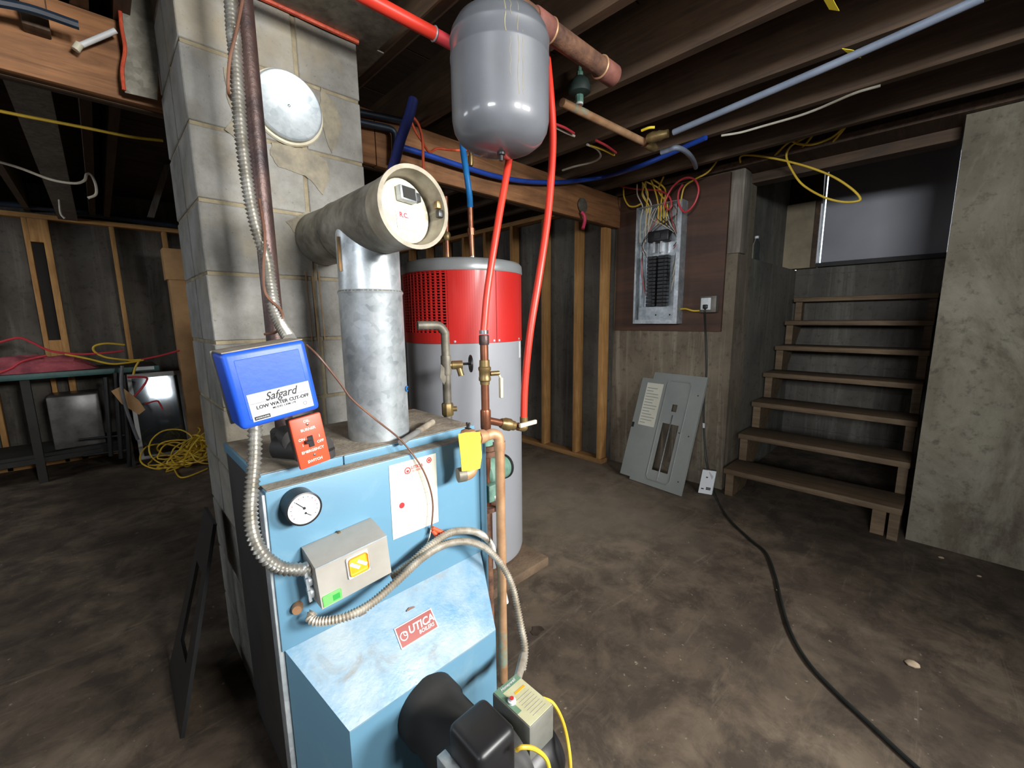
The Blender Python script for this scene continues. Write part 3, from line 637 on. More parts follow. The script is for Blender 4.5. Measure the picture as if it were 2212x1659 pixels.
m_ = MB(); m_.T = T4; m_.box(.004, .046, -.0020, -.0004, .003, .030, .002, 1); st2 = part('green_sticker', m_, GREENST, cbx)
m_ = MB(); m_.T = T4; m_.box(.026, .042, -.0026, -.0018, .008, .022); part('green_mark', m_, mat('deep_green', hx(54, 168, 74), hx(48, 150, 66), 5, .5), st2)
m_ = MB(); m_.T = T4; m_.box(.0, .172, -.0012, 0, .1015, .1045); part('lid_edge', m_, GALV_L, cbx)
m_ = MB(); m_.T = T4; m_.lathe([(.004, 0), (.004, .004), (.0005, .006)], (.086, .074, .122), (0, 0, 1), 10); part('screw', m_, BRASS, cbx)
for z_ in (.028, .058, .09):
    m_ = MB(); m_.T = T4; m_.cyl((-.012, .042, z_), (.001, .042, z_), .014, n=16).box(-.016, -.010, .026, .032, z_-.014, z_+.014); part('cable_clamp', m_, GALV_L, cbx)
part('knockout_flap', MB().lathe([(.012, 0), (.013, .01), (.010, .022), (.0005, .023)], (.258, YF, .585), (-.35, -.9, .1), 14), COPPERT, bo)
# badge on the hood
hn = (HU1-HU0).cross(HL0-HU0).normalized()
if hn.y > 0: hn = -hn
hr = V((1, 0, 0)); hu = (HU0-V((HU0.x, 0, 0)))-(HL0-V((HL0.x, 0, 0))); hu = hu.normalized()
bc = PL(900, 1357, HU0, hn)
def hb(a, b, o): return bc+hr*a+hu*b+hn*o
def hslab(a0, a1, b0, b1, o0, o1): return MB().prism([hb(a0, b0, o0), hb(a1, b0, o0), hb(a1, b1, o0), hb(a0, b1, o0)], hn*(o1-o0))
bd = part('badge', hslab(-.058, .058, -.027, .027, .0005, .003), WHITE, bo, 'small red maker badge')
part('badge_field', hslab(-.055, .055, -.0245, .0245, .003, .0036), BADGE, bd)
text('UTICA', .027, hb(.014, .004, .0042), hr, hu, WHITE, bd, shear=.2, bold=.0006); text('BOILERS', .013, hb(.024, -.013, .0042), hr, hu, WHITE, bd, shear=.2, bold=.0002)
part('flame_logo', MB().ring(hb(-.041, -.001, .0042), hn, .010, .0018, 20, 6).ring(hb(-.035, .003, .0042), hn, .005, .0012, 20, 6), WHITE, bd)
for (u_, v_, l_) in ((878, 1322, .026), (776, 1333, .02)):
    c_ = PL(u_, v_, HU0, hn)+hn*.002; part('grime_flake', MB().prism([c_, c_+hr*l_, c_+hr*l_*.9+hu*.004, c_+hr*l_*.4+hu*.007, c_+hu*.003], hn*.002), BRWIRE, bo)
# pry bar on the lid
pt = thing('grey_rod_tool', 'grey metal rod handle lying on the dusty boiler lid', 'tool', (.70, 1.2, ZT))
a_, b_ = P(866, 956, Z=.912), P(934, 912, Z=.912)
part('rod', MB().cyl(a_, b_, .009, n=12), mat('tool_grey', hx(132, 132, 130), hx(104, 104, 102), 8, .6), pt); part('grip', MB().cyl(a_.lerp(b_, .5), b_, .0105, n=12), DUST, pt)

# ------------------------------------------------------------------ flue pipe with draft regulator
FX, FY, FZ, FR = .572, 1.17, 1.513, .088
fl = thing('flue_pipe', 'spangled galvanised flue pipe rising from the boiler into the chimney', 'flue', (FX, FY, ZT))
part('lower_pipe', MB().lathe([(FR, ZT), (FR, 1.318), (FR+.003, 1.325), (FR-.001, 1.332)], (FX, FY, 0), n=48), GALV, fl)
part('upper_pipe', MB().cyl((FX, FY, 1.326), (FX, FY, FZ-.01), FR-.003, n=48), GALV, fl)
part('crimp_ring', MB().ring((FX, FY, 1.327), (0, 0, 1), FR-.001, .003, 40, 6), GALV_D, fl)
part('tee_body', MB().cyl((FX, .985, FZ), (FX, 1.31, FZ), FR, n=48), GALV_D, fl)
part('rear_pipe', MB().cyl((FX, 1.30, FZ), (FX-.005, 1.488, FZ+.004), FR-.003, n=48), GALV_D, fl)
part('seam_ring', MB().ring((FX, 1.305, FZ), (0, 1, 0), FR-.001, .0025, 40, 6), GALV_D, fl)
part('stain', MB().box(FX-FR-.002, FX-FR+.004, FY-.010, FY-.004, 1.38, 1.47), mat('amber_stain', hx(170, 120, 52), hx(120, 98, 66), 40, .6), fl)
part('test_hole', MB().cyl((.633, 1.1035, 1.045), (.635, 1.1015, 1.045), .009, n=12), PEXC, fl); part('test_hole', MB().cyl((.634, 1.1025, 1.045), (.6365, 1.1, 1.045), .0045, n=10), INK, fl)
dg = part('draft_collar', MB().lathe([(FR+.001, 0), (FR+.001, .03), (FR+.003, .034), (FR+.004, .068), (FR+.008, .070), (FR+.008, .075), (FR-.002, .075), (FR-.006, .045), (FR-.010, .04), (FR-.012, .004)], (FX, .99, FZ), (0, -1, 0), 48), mat('worn_collar', hx(158, 150, 130), hx(104, 92, 74), 12, .5, lo=.3, hi=.62), fl, 'worn cream draft regulator collar')
Td = Matrix.Translation((FX-.006, .948, FZ-.004))@Matrix.Rotation(radians(13), 4, 'Z')@Matrix.Rotation(radians(-6), 4, 'X')
m_ = MB(); m_.T = Td; m_.lathe([(.0745, -.002), (.076, 0), (.0745, .002), (.0005, .003)], (0, 0, 0), (0, -1, 0), 40); gate = part('swing_gate', m_, CREAM, dg)
def tdp(x, y, z_): return Td@V((x, y, z_))
m_ = MB(); m_.T = Td; m_.box(-.030, .022, -.022, -.003, .018, .052, .003); part('weight_bracket', m_, GALV, gate)
m_ = MB(); m_.T = Td; m_.box(-.024, .016, -.0235, -.0215, .022, .049); part('weight_plate', m_, DARK, gate)
m_ = MB(); m_.T = Td; m_.box(.022, .044, -.015, -.003, .026, .048, .003); part('adjuster', m_, mat('adjuster_grey', hx(90, 92, 94), hx(60, 62, 64), 8, .5, .5), gate)
m_ = MB(); m_.T = Td; m_.box(-.036, .032, -.0040, -.0030, -.045, -.003); stk = part('sticker', m_, WHITE, gate)
dr_, du_ = Td.to_3x3()@V((1, 0, 0)), Td.to_3x3()@V((0, 0, 1))
text('R.C.', .016, tdp(-.012, -.0046, -.013), dr_, du_, REDINK, stk, bold=.0003)
for i in range(5):
    m_ = MB(); m_.T = Td; m_.box(-.030, .018+.01*(i % 2), -.0046, -.0039, -.041+i*.004, -.0395+i*.004); part('print_line', m_, mat('pink_print', hx(232, 150, 150), hx(232, 160, 158), 9, .6) if i == 0 else bpy.data.materials['pink_print'], stk)
part('pivot', MB().box(FX+.070, FX+.088, .925, .94, FZ+.012, FZ+.03, .002), BRASS, dg); part('pivot_clip', MB().box(FX+.071, FX+.088, .92, .935, FZ-.01, FZ+.008, .002), BLACK, dg)

# ------------------------------------------------------------------ iron riser, flex conduit, low-water control, switch
ir = thing('iron_riser', 'dark rusty iron riser pipe in front of the chimney', 'pipe', (.32, 1.2, ZT))
part('pipe', MB().cyl((.32, 1.2, .96), (.32, 1.2, 2.42), .0215, n=24), IRON, ir)
part('tee', MB().lathe([(.03, 0), (.034, .005), (.034, .06), (.03, .065)], (.32, 1.2, ZT), n=24).cyl((.32, 1.2, .95), (.32, 1.12, .95), .030, n=20), SIDE, ir)
part('elbow_fitting', MB().cyl((.30, 1.18, .925), (.37, 1.06, .925), .034, n=20).lathe([(.04, 0), (.04, .02)], (.36, 1.08, .905), n=20), SIDE, ir)
R8 = Matrix.Rotation(radians(-8), 4, 'Y')
TS = Matrix.Translation((.243, .95, 1.122))@R8
s8, q8 = TS.to_3x3()@V((1, 0, 0)), TS.to_3x3()@V((0, 0, 1))
lw_ = thing('low_water_cutoff', 'bright blue low-water cut-off control box with white label above the boiler', 'control box', (.243, 1.0, 1.045))
m_ = MB(); m_.T = TS; m_.box(-.077, .077, .0, .092, -.078, .078, .010, 3); bx_ = part('cover', m_, SAF, lw_)
m_ = MB(); m_.T = TS; m_.box(-.060, .062, -.0008, .002, -.062, .062, .002, 1); part('raised_face', m_, SAF, bx_)
m_ = MB(); m_.T = TS; m_.box(-.079, .079, .092, .100, -.080, .080, .003); part('back_plate', m_, GALV_D, lw_)
m_ = MB(); m_.T = TS; m_.box(-.074, .074, .004, .092, .077, .0792); part('dust_layer', m_, DUST, bx_)
m_ = MB(); m_.T = TS; m_.box(-.054, .064, -.0018, -.0006, -.066, -.010); lb = part('label_plate', m_, WHITE, lw_, 'white printed label')
def sp(x, z_): return TS@V((x, -.0024, z_))
text('Safgard', .023, sp(.006, -.0225), s8, q8, INK, lb, shear=.4, bold=.00025, name='script_lettering', sx=.9)
text('LOW WATER CUT-OFF', .0098, sp(.008, -.0395), s8, q8, INK, lb, bold=.00035)
text('MODEL OEM-170', .0060, sp(.008, -.0475), s8, q8, INK, lb, bold=.0001)
m_ = MB(); m_.T = TS; m_.box(-.052, -.012, -.0022, -.0017, -.0305, -.0298).box(.02, .062, -.0022, -.0017, -.0305, -.0298); part('rule', m_, INK, lb)
m_ = MB(); m_.T = TS; m_.box(-.051, -.022, -.0022, -.0017, -.064, -.0565); part('logo_bar', m_, INK, lb)
text('HYDROLEVEL', .0042, TS@V((-.0365, -.0028, -.0603)), s8, q8, WHITE, lb, shear=.2)
m_ = MB(); m_.T = TS; m_.ring((.048, -.002, -.055), (0, 1, 0), .0035, .0004, 16, 4); part('seal', m_, INK, lb)
es = thing('emergency_switch', 'orange-red emergency burner switch plate under the blue box', 'switch', (.31, 1.0, .92))
TE = Matrix.Translation((.309, .968, .982))@Matrix.Rotation(radians(-7.5), 4, 'Y'); e8, w8 = TE.to_3x3()@V((1, 0, 0)), TE.to_3x3()@V((0, 0, 1))
m_ = MB(); m_.T = TE; m_.box(-.034, .034, 0, .012, -.0585, .0585, .004, 2); pl_ = part('wall_plate', m_, REDSW, es)
m_ = MB(); m_.T = TE; m_.box(-.028, .028, .012, .055, -.05, .05, .002); part('junction_box', m_, SIDE, es)
m_ = MB(); m_.T = TE; m_.box(-.006, .006, -.0016, .004, -.013, .013, .001, 1).box(-.013, .0, -.013, .0, -.001, .006, .001, 1); part('toggle', m_, BLACK, es)
def ep_(x, z_): return TE@V((x, -.0007, z_))
for s_, sz, x, z_ in (('OIL', .0085, 0, .048), ('BURNER', .0085, 0, .029), ('ON', .0085, -.018, .009), ('OFF', .0085, .020, -.006), ('EMERGENCY', .0085, 0, -.021), ('SWITCH', .0085, 0, -.045), ('I', .0085, -.018, -.004), ('I', .0085, .020, .007)):
    text(s_, sz, ep_(x, z_), e8, w8, SILVERW, pl_, bold=.00022)
m_ = MB(); m_.T = TE
for z_ in (.040, -.033): m_.lathe([(.0035, 0), (.0025, .0015), (.0004, .002)], (.001, -.0002, z_), (0, -1, 0), 12)
part('screw', m_, CHROME, pl_)

single('flex_conduit', MB().tube([P(497, -40, Y=1.16), P(503, 60, Y=1.16), P(507, 100, Y=1.15), P(514, 200, Y=1.15), P(521, 290, Y=1.15), P(535, 400, Y=1.15), P(553, 490, Y=1.15), P(576, 560, Y=1.15), P(583, 610, Y=1.15), P(592, 665, Y=1.12), P(607, 702, Y=1.09), P(626, 733, Y=1.04)], .0125, 12, 8, flex=.009), FLEX, 'silver flexible metal conduit strapped along the iron riser', 'conduit')
cable('brown_wire', [P(528, -20, Y=1.13), P(510, 70, Y=1.13), P(496, 130, Y=1.14), P(493, 195, Y=1.15), P(500, 215, Y=1.19)], .0032, BRWIRE, 'thin brown wire crossing over the conduit near the ceiling', 'wire')
cable('brown_wire', [P(560, 430, Y=1.16), P(572, 510, Y=1.13), P(569, 580, Y=1.12), P(574, 635, Y=1.12), P(605, 668, Y=1.10), P(610, 690, Y=1.09), P(598, 716, Y=1.1), P(572, 722, Y=1.14)], .0032, BRWIRE, 'thin brown wire looped round the riser above the blue box', 'wire')
single('flex_conduit', MB().tube([P(551, 920, Y=.99), P(551, 945, Y=.985), P(549, 1000, Y=.98), P(544, 1060, Y=.975), P(542, 1110, Y=.97), P(549, 1160, Y=.96), P(570, 1200, Y=.95), P(605, 1226, Y=.95), P(640, 1230, Y=.95), P(672, 1229, Y=.955)], .0125, 12, 8, flex=.0095), FLEX, 'silver flexible conduit from the blue box down to the control box', 'conduit')
single('flex_conduit', MB().tube([P(677, 1322, Y=.955), P(670, 1335, Y=.95), P(690, 1343, Y=.93), P(745, 1333, Y=.90), P(800, 1305, Y=.90), P(855, 1258, Y=.91), P(915, 1203, Y=.93), P(965, 1175, Y=.94), P(1010, 1170, Y=.94), P(1050, 1185, Y=.93), P(1085, 1222, Y=.90), P(1108, 1270, Y=.86), P(1124, 1345, Y=.80), P(1134, 1400, Y=.76), P(1128, 1450, Y=.73)], .0095, 10, 8, flex=.007), FLEXW, 'pale flexible conduit sweeping across the hood down to the burner', 'conduit')
single('flex_conduit', MB().tube([P(845, 1247, Y=.96), P(880, 1222, Y=.95), P(930, 1178, Y=.95), P(970, 1152, Y=.95), P(1005, 1146, Y=.955), P(1035, 1152, Y=.96), P(1058, 1172, Y=1.0), P(1076, 1215, Y=1.05), P(1085, 1265, Y=1.08), P(1093, 1300, Y=1.1)], .0095, 10, 8, flex=.007), FLEXW, 'pale flexible conduit arching from the control box round to the circulator', 'conduit')
tw = thing('thermostat_wire', 'thin brown wire from the blue box ending in orange wire nuts', 'wire', (.55, .98, .75))
part('wire', MB().tube([P(662, 745, Y=1.03), P(690, 772, Y=1.0), P(735, 828, Y=1.0), P(760, 862, Y=1.0), P(810, 905, Y=1.0), P(865, 950, Y=1.0), P(905, 1000, Y=.985), P(926, 1045, Y=.98), P(935, 1090, Y=.98), P(932, 1140, Y=.98)], .0025, 8), BRWIRE, tw)
part('wire', MB().tube([P(932, 1140, Y=.985), P(922, 1175, Y=.98), P(895, 1205, Y=.97), P(868, 1222, Y=.97)], .0018, 6), WCAB, tw)
for a_, b_ in (((934, 1140), (958, 1152)), ((934, 1146), (948, 1162))): part('wire_nut', MB().cyl(P(*a_, Y=.98), P(*b_, Y=.975), .0055, .0075, 10), ORNG, tw)

# ------------------------------------------------------------------ oil burner
bu = thing('oil_burner', 'black oil burner with motor and grey ignition control at the boiler foot', 'burner', (.52, .66, 0))
part('air_tube', MB().lathe([(.085, 0), (.085, .05), (.078, .06), (.078, .20)], (.50, .855, .245), (0, -1, 0), 36), DARK, bu)
part('housing', MB().cyl((.43, .62, .22), (.57, .62, .22), .105, n=36).box(.42, .58, .56, .68, .0, .14, .01), SIDE, bu)
part('transformer_cover', MB().box(.427, .531, .542, .652, .27, .405, .018, 4), BLACK, bu)
part('mount_bracket', MB().box(.405, .428, .60, .66, .29, .335, .002), GALV, bu)
part('bolt', MB().cyl((.410, .598, .315), (.410, .590, .315), .006, n=6).cyl((.420, .598, .315), (.420, .590, .315), .006, n=6), CHROME, bu)
part('motor', MB().lathe([(.05, 0), (.072, .01), (.077, .03), (.077, .105), (.068, .122), (.03, .126)], (.56, .60, .19), (1, 0, 0), 36), BLACK, bu)
hw = part('ignition_control', MB().box(.585, .668, .558, .685, .245, .342, .004), mat('control_metal', hx(150, 150, 142), hx(124, 124, 116), 9, .5, .4), bu, 'grey control box with yellowed label and red button')
part('label_plate', MB().box(.588, .665, .561, .682, .3415, .343), mat('aged_label', hx(206, 204, 168), hx(184, 180, 142), 12, .5), hw)
hgm = mat('label_green', hx(116, 148, 124), hx(100, 132, 108), 9, .5)
part('green_band', MB().box(.588, .665, .664, .682, .343, .3434), hgm, hw); part('green_band', MB().box(.588, .602, .60, .664, .343, .3434), hgm, hw)
text('Honeywell', .011, (.627, .673, .3438), (1, 0, 0), (0, 1, 0), WHITE, hw, shear=.25, bold=.0002)
part('orange_bar', MB().box(.622, .655, .640, .646, .343, .3436), ORANGE, hw)
for i in range(7): part('print_line', MB().box(.612, .655, .572+i*.009, .5735+i*.009, .343, .3434), GREYBOX, hw)
rb_ = part('reset_button', MB().lathe([(.010, 0), (.010, .006), (.006, .007), (.006, .010)], (.601, .632, .343), n=18), WHITE, hw); part('button_cap', MB().cyl((.601, .632, .352), (.601, .632, .3555), .005, n=14), REDINK, rb_)
part('conduit_fitting', MB().cyl(P(1131, 1418, Y=.748), P(1117, 1470, Y=.69), .0125, .0105, 12), FLEXW, bu)
cable('yellow_cable', [P(1172, 1508, Y=.60), P(1195, 1520, Y=.585), P(1216, 1560, Y=.55), P(1229, 1620, Y=.51), P(1232, 1680, Y=.50), P(1225, 1760, Y=.50)], .0045, YCAB, 'yellow cord looping out right of the ignition control', 'cable')
cable('yellow_cable', [P(1115, 1620, Y=.52), P(1128, 1614, Y=.51), P(1155, 1618, Y=.50), P(1180, 1640, Y=.49), P(1190, 1680, Y=.48)], .0045, YCAB, 'yellow cord curling over the burner motor', 'cable')

# ------------------------------------------------------------------ relief valve and pipework right of the boiler
rv = thing('relief_valve', 'bronze relief valve with a bright yellow tag at the boiler top corner', 'valve', (.73, .95, .85))
pv = P(1012, 1028, Y=.93)
part('body', MB().lathe([(.018, -.02), (.02, 0), (.022, .05), (.024, .09), (.02, .10), (.008, .105)], (.728, .935, .83), n=20), COPPERT, rv)
part('lever', MB().box(.724, .732, .925, .945, .935, .938).cyl((.728, .935, .93), (.720, .93, .955), .003, n=8).cyl((.728, .935, .93), (.734, .935, .952), .003, n=8), BLACK, rv)
part('outlet_elbow', MB().tube([(.732, .932, .85), (.732, .93, .825), (.726, .926, .812), (.712, .924, .807), (.70, .926, .807)], .0195, 16), COPPERT, rv)
part('outlet_ring', MB().cyl((.706, .925, .807), (.684, .932, .807), .021, n=18), BRONZE, rv)
tg = [P(990, 938, Y=.905), P(1008, 934, Y=.905), P(1037, 933, Y=.905), P(1041, 985, Y=.90), P(1037, 1012, Y=.905), P(1022, 1016, Y=.90), P(998, 1018, Y=.905), P(996, 990, Y=.90)]
part('tag', MB().prism(tg, (0, .002, 0)), TAGY, rv)
part('side_outlet', MB().cyl((.728, .935, .902), (.80, .94, .898), .017, n=18).cyl((.765, .938, .90), (.79, .94, .899), .021, n=18), COPPERT, rv)
dp = thing('discharge_pipe', 'long copper discharge pipe dropping past the boiler front right corner', 'pipe', (.845, .93, 0))
part('elbow', MB().tube([(.80, .94, .898), (.825, .937, .899), (.842, .932, .888), (.846, .93, .86)], .0165, 16), COPPERT, dp)
part('collar', MB().cyl((.846, .93, .872), (.846, .93, .845), .018, n=18), COPPERT, dp)
part('pipe', MB().cyl((.846, .93, .86), (.846, .93, .03), .0150, n=20), COPPERT, dp)
part('verdigris_patch', MB().cyl((.846, .93, .22), (.846, .93, .09), .0153, n=20), PATINA, dp)
cr = thing('copper_riser', 'brown copper riser with a brass ball valve in front of the water heater', 'pipe', (.885, 1.04, .6))
rx, ry = .885, 1.04
part('pipe', MB().cyl((rx, ry, .60), (rx, ry, 1.19), .0135, n=20), COPPER, cr)
part('top_fitting', MB().lathe([(.0155, 0), (.0165, .004), (.0165, .028), (.0145, .032)], (rx, ry, 1.165), n=20), IRON, cr)
part('crimp_ring', MB().cyl((rx, ry, 1.200), (rx, ry, 1.212), .0145, n=20), CHROME, cr)
bv = part('ball_valve', MB().lathe([(.0155, 0), (.016, .01), (.020, .014), (.020, .022), (.0185, .026), (.0185, .044), (.021, .048), (.021, .056), (.017, .06), (.0165, .08)], (rx, ry, 1.035), n=20).cyl((rx+.015, ry-.01, 1.07), (rx+.045, ry-.02, 1.07), .008, n=10), BRASS, cr)
part('lever_handle', MB().box(rx+.045, rx+.058, ry-.028, ry-.016, .985, 1.055, .004).tube([(rx+.04, ry-.02, 1.07), (rx+.05, ry-.02, 1.055), (rx+.052, ry-.022, 1.04)], .004, 8), CREAM, bv)
part('tee', MB().lathe([(.0165, 0), (.0175, .005), (.0175, .06), (.0165, .065)], (rx, ry, .885), n=20), COPPER, cr)
be = P(1130, 935, Y=1.02)
bdv = (V((be.x, be.y, .862))-V((rx, ry, .915)))
part('branch', MB().cyl((rx, ry, .915), (be.x, be.y, .862), .0125, n=18), COPPER, cr)
o_ = V((rx, ry, .915))
bv2 = part('branch_valve', MB().lathe([(.015, 0), (.018, .006), (.018, .012), (.022, .02), (.022, .04), (.017, .046), (.017, .06)], o_+bdv*.38, bdv, 20), BRASS, cr)
part('lever_handle', MB().box(be.x-.04, be.x+.045, be.y-.028, be.y-.016, .872, .888, .004), CREAM, bv2)
part('end_elbow', MB().tube([o_+bdv*.85, o_+bdv, V((be.x+.004, be.y, .868)), V((be.x+.004, be.y, .90))], .0145, 14), BRASS, cr)
part('lower_pipe', MB().cyl((rx, ry, .10), (rx, ry, .60), .016, n=18).cyl((rx, ry, .10), (.83, 1.1, .10), .016, n=18), RUSTY, cr)
ci = thing('circulator', 'green circulator pump with dirty flanges behind the copper discharge pipe', 'pump', (.89, 1.06, .6))
part('volute', MB().lathe([(.03, 0), (.045, .01), (.05, .03), (.045, .06), (.03, .07)], (.875, 1.06, .72), (.9, .2, 0), 24), GREENC, ci)
part('flange', MB().cyl((rx, ry, .795), (rx, ry, .812), .036, n=20).cyl((rx, ry, .815), (rx, ry, .83), .036, n=20), RUSTY, ci)
part('top_sleeve', MB().cyl((rx, ry, .83), (rx, ry, .878), .022, n=18), VERD, ci)
part('motor', MB().cyl((.91, 1.07, .72), (1.0, 1.09, .71), .043, n=24), GREENC, ci)
part('end_cap', MB().lathe([(.046, 0), (.046, .012), (.04, .016)], (1.0, 1.09, .71), (.976, .217, -.1), 24), BLACK, ci, 'black end cap with white paper scraps')
part('wiring_box', MB().box(.86, .905, 1.0, 1.03, .64, .70, .005), GREENC, ci)
part('cord', MB().tube([(.885, 1.01, .66), (.895, .995, .63), (.90, .99, .55), (.905, .99, .44), (.92, 1.0, .34)], .0085, 10), FLEXW, ci)
part('lower_flange', MB().cyl((rx, ry, .60), (rx, ry, .615), .036, n=20), RUSTY, ci)

# red water lines
cable('red_water_line', [(1.02, 1.1, 2.16), P(1112, 230, Y=1.08), P(1100, 340, Y=1.05), P(1076, 480, Y=1.04), P(1054, 620, Y=1.04), V((rx, ry, 1.21))], .0115, PEXR, 'thin red water line dropping from behind the tank to the copper riser', 'water line', n=12)
cable('red_water_line', [P(1178, 90, Y=1.02), P(1188, 190, Y=1.0), P(1194, 280, Y=1.0), P(1192, 360, Y=1.0), P(1183, 470, Y=1.0), P(1165, 595, Y=1.0), P(1145, 720, Y=1.01), P(1134, 830, Y=1.02), V((be.x+.004, be.y, .895))], .0125, PEXR, 'thick red water line curving down right of the tank to the branch valve', 'water line', n=12)
rp = thing('red_header_pipe', 'wide red pipe running along the ceiling to the tank', 'pipe', (.7, 1.2, 2.12))
part('pipe', MB().cyl((.40, 1.205, 2.12), (.845, 1.2, 2.12), .0185, n=20), PEXR, rp); part('pipe', MB().cyl((.85, 1.2, 2.119), (1.3, 1.195, 2.116), .0185, n=20), RCAB, rp)
part('strap', MB().ring((.845, 1.2, 2.12), (1, 0, 0), .019, .003, 20, 6), GALV, rp)

# ------------------------------------------------------------------ expansion tank
tk = thing('expansion_tank', 'grey steel expansion tank with drip stains hanging from the ceiling', 'tank', (.905, .968, 1.73))
pr_ = [(.0005, 0), (.03, .0015), (.07, .009), (.10, .020), (.122, .038), (.135, .062), (.140, .090), (.140, .250), (.1415, .254), (.1415, .259), (.140, .263), (.140, .300), (.1412, .303), (.1412, .307), (.1395, .311), (.136, .327), (.122, .353), (.095, .372), (.06, .382), (.03, .385), (.0005, .386)]
pr_ = [(r_, h_*.94) for r_, h_ in pr_]
part('shell', MB().lathe(pr_, (.905, .968, 1.726), n=64), TANK, tk)
part('air_valve', MB().lathe([(.012, 0), (.012, -.006), (.006, -.008), (.006, -.022), (.0005, -.024)], (.90, .962, 1.727), n=14), BLACK, tk, 'small black air valve stem')
part('nipple', MB().cyl((.905, .968, 2.085), (.905, .968, 2.30), .02, n=18), RUSTY, tk)
# drip stains follow the shell
def drip(ang, h0, h1, w, wig):
    pts = []
    for i in range(9):
        h = h0+(h1-h0)*i/8; a = radians(ang)+wig*sin(i*1.7)
        rr_ = next((r1+(r2-r1)*(h-a1)/(a2-a1) for (r1, a1), (r2, a2) in zip(pr_, pr_[1:]) if a1 <= h <= a2), .14)
        pts.append(V((.905+cos(a)*(rr_-w*.25), .968+sin(a)*(rr_-w*.25), 1.726+h)))
    part('drip_stain', MB().tube(pts, w*.6, 6, 4), DRIP, tk)
drip(233, .354, .24, .0032, .010); drip(239, .342, .28, .0018, .012); drip(247, .34, .10, .0020, .014); drip(252, .25, .10, .0014, .01); drip(238, .23, .14, .0012, .01)

# ------------------------------------------------------------------ water heater
HX, HY, HR = 1.288, 1.663, .28
wh = thing('water_heater', 'tall grey water heater with a bright red upper band', 'water heater', (HX, HY, .05))
part('tank_body', MB().lathe([(HR-.03, .05), (HR-.005, .06), (HR, .08), (HR, 1.142)], (HX, HY, 0), n=72), HGREY, wh)
ah = radians(232)
def hp(a, z_, dr=0): return V((HX+cos(radians(a))*(HR+dr), HY+sin(radians(a))*(HR+dr), z_))
def shell(a0, a1, z0_, z1_, r0_, r1_, n):
    m = MB(); k = max(2, int(n))
    for i in range(k):
        x0_, x1_ = a0+(a1-a0)*i/k, a0+(a1-a0)*(i+1)/k
        m.add([hp(x0_, z0_, r0_), hp(x1_, z0_, r0_), hp(x1_, z1_, r0_), hp(x0_, z1_, r0_), hp(x0_, z0_, r1_), hp(x1_, z0_, r1_), hp(x1_, z1_, r1_), hp(x0_, z1_, r1_)],
              [(3, 2, 1, 0), (4, 5, 6, 7), (0, 1, 5, 4), (2, 3, 7, 6)]+([(0, 4, 7, 3)] if i == 0 else [])+([(1, 2, 6, 5)] if i == k-1 else []))
    return m
part('core', MB().cyl((HX, HY, 1.14), (HX, HY, 1.46), HR-.02, n=64), INK, wh)
part('red_band', shell(219, 262, 1.143, 1.457, -.006, .004, 20), RED, wh); part('red_band', shell(262.5, 300, 1.143, 1.457, -.006, .004, 16), RED, wh); part('red_band', shell(300.5, 520, 1.143, 1.457, -.006, .004, 50), RED, wh)
gr = part('vent_grille', shell(160, 219, 1.143, 1.19, -.006, .004, 20).add([], []), RED, wh, 'louvred red air grille')
for i in range(21):
    z_ = 1.196+i*.0122; part('slat', shell(160, 219, z_, z_+.0045, -.005, .003, 14), RED, gr)
for a_ in (162, 167, 172, 177, 182, 187, 192, 197, 202, 207, 212, 217): part('mullion', shell(a_, a_+1.6, 1.19, 1.45, -.006, .0035, 1), RED, gr)
part('grille_top', shell(160, 219, 1.447, 1.457, -.006, .004, 20), RED, gr)
part('top_rim', MB().lathe([(HR+.006, 1.452), (HR+.008, 1.458), (HR+.006, 1.49), (HR-.004, 1.502), (HR-.03, 1.508), (.0005, 1.512)], (HX, HY, 0), n=72), HRIM, wh)
for a_ in (224, 259.5, 265, 297): part('screw', MB().lathe([(.006, 0), (.005, .003), (.0005, .004)], hp(a_, 1.152, .003), (cos(radians(a_)), sin(radians(a_)), 0), 10), GALV_L, wh)
part('rating_label', shell(300, 306, 1.06, 1.138, 0, .001, 3), WHITE, wh)
single('heater_slab', MB().box(.98, 1.50, 1.29, 1.96, 0, .05, .008), mat('slab_brown', hx(116, 96, 76), hx(84, 68, 54), 8, .85, bmp=.4), 'low dirty plinth slab under the water heater', 'slab')
# heater top connections
hc = thing('heater_cold_connection', 'bright blue water line joining copper fittings on the heater top', 'water line', (1.2, 1.6, 1.51))
a_ = P(1020, 553, Y=1.58)
part('nipple', MB().cyl((a_.x, 1.58, 1.508), (a_.x, 1.58, 1.535), .014, n=14), CHROME, hc)
part('copper_pipe', MB().cyl((a_.x, 1.58, 1.535), (a_.x-.005, 1.58, 1.76), .0125, n=16).cyl((a_.x-.002, 1.58, 1.63), (a_.x-.003, 1.58, 1.66), .018, n=8), COPPER, hc)
part('blue_line', MB().tube([V((a_.x-.005, 1.58, 1.755)), P(1014, 420, Y=1.56), P(1007, 370, Y=1.54), P(1000, 320, Y=1.5), P(996, 250, Y=1.46)], .0135, 12), PEXC, hc)
hh = thing('heater_hot_connection', 'slim copper pipe with brass fitting at the back left of the heater top', 'pipe', (1.1, 1.7, 1.51))
a_ = P(967, 555, Y=1.72)
part('pipe', MB().cyl((a_.x, 1.72, 1.508), (a_.x, 1.72, 1.82), .011, n=14), COPPER, hh); part('fitting', MB().lathe([(.013, 0), (.018, .01), (.018, .03), (.013, .04)], (a_.x, 1.72, 1.62), n=12), BRASS, hh)
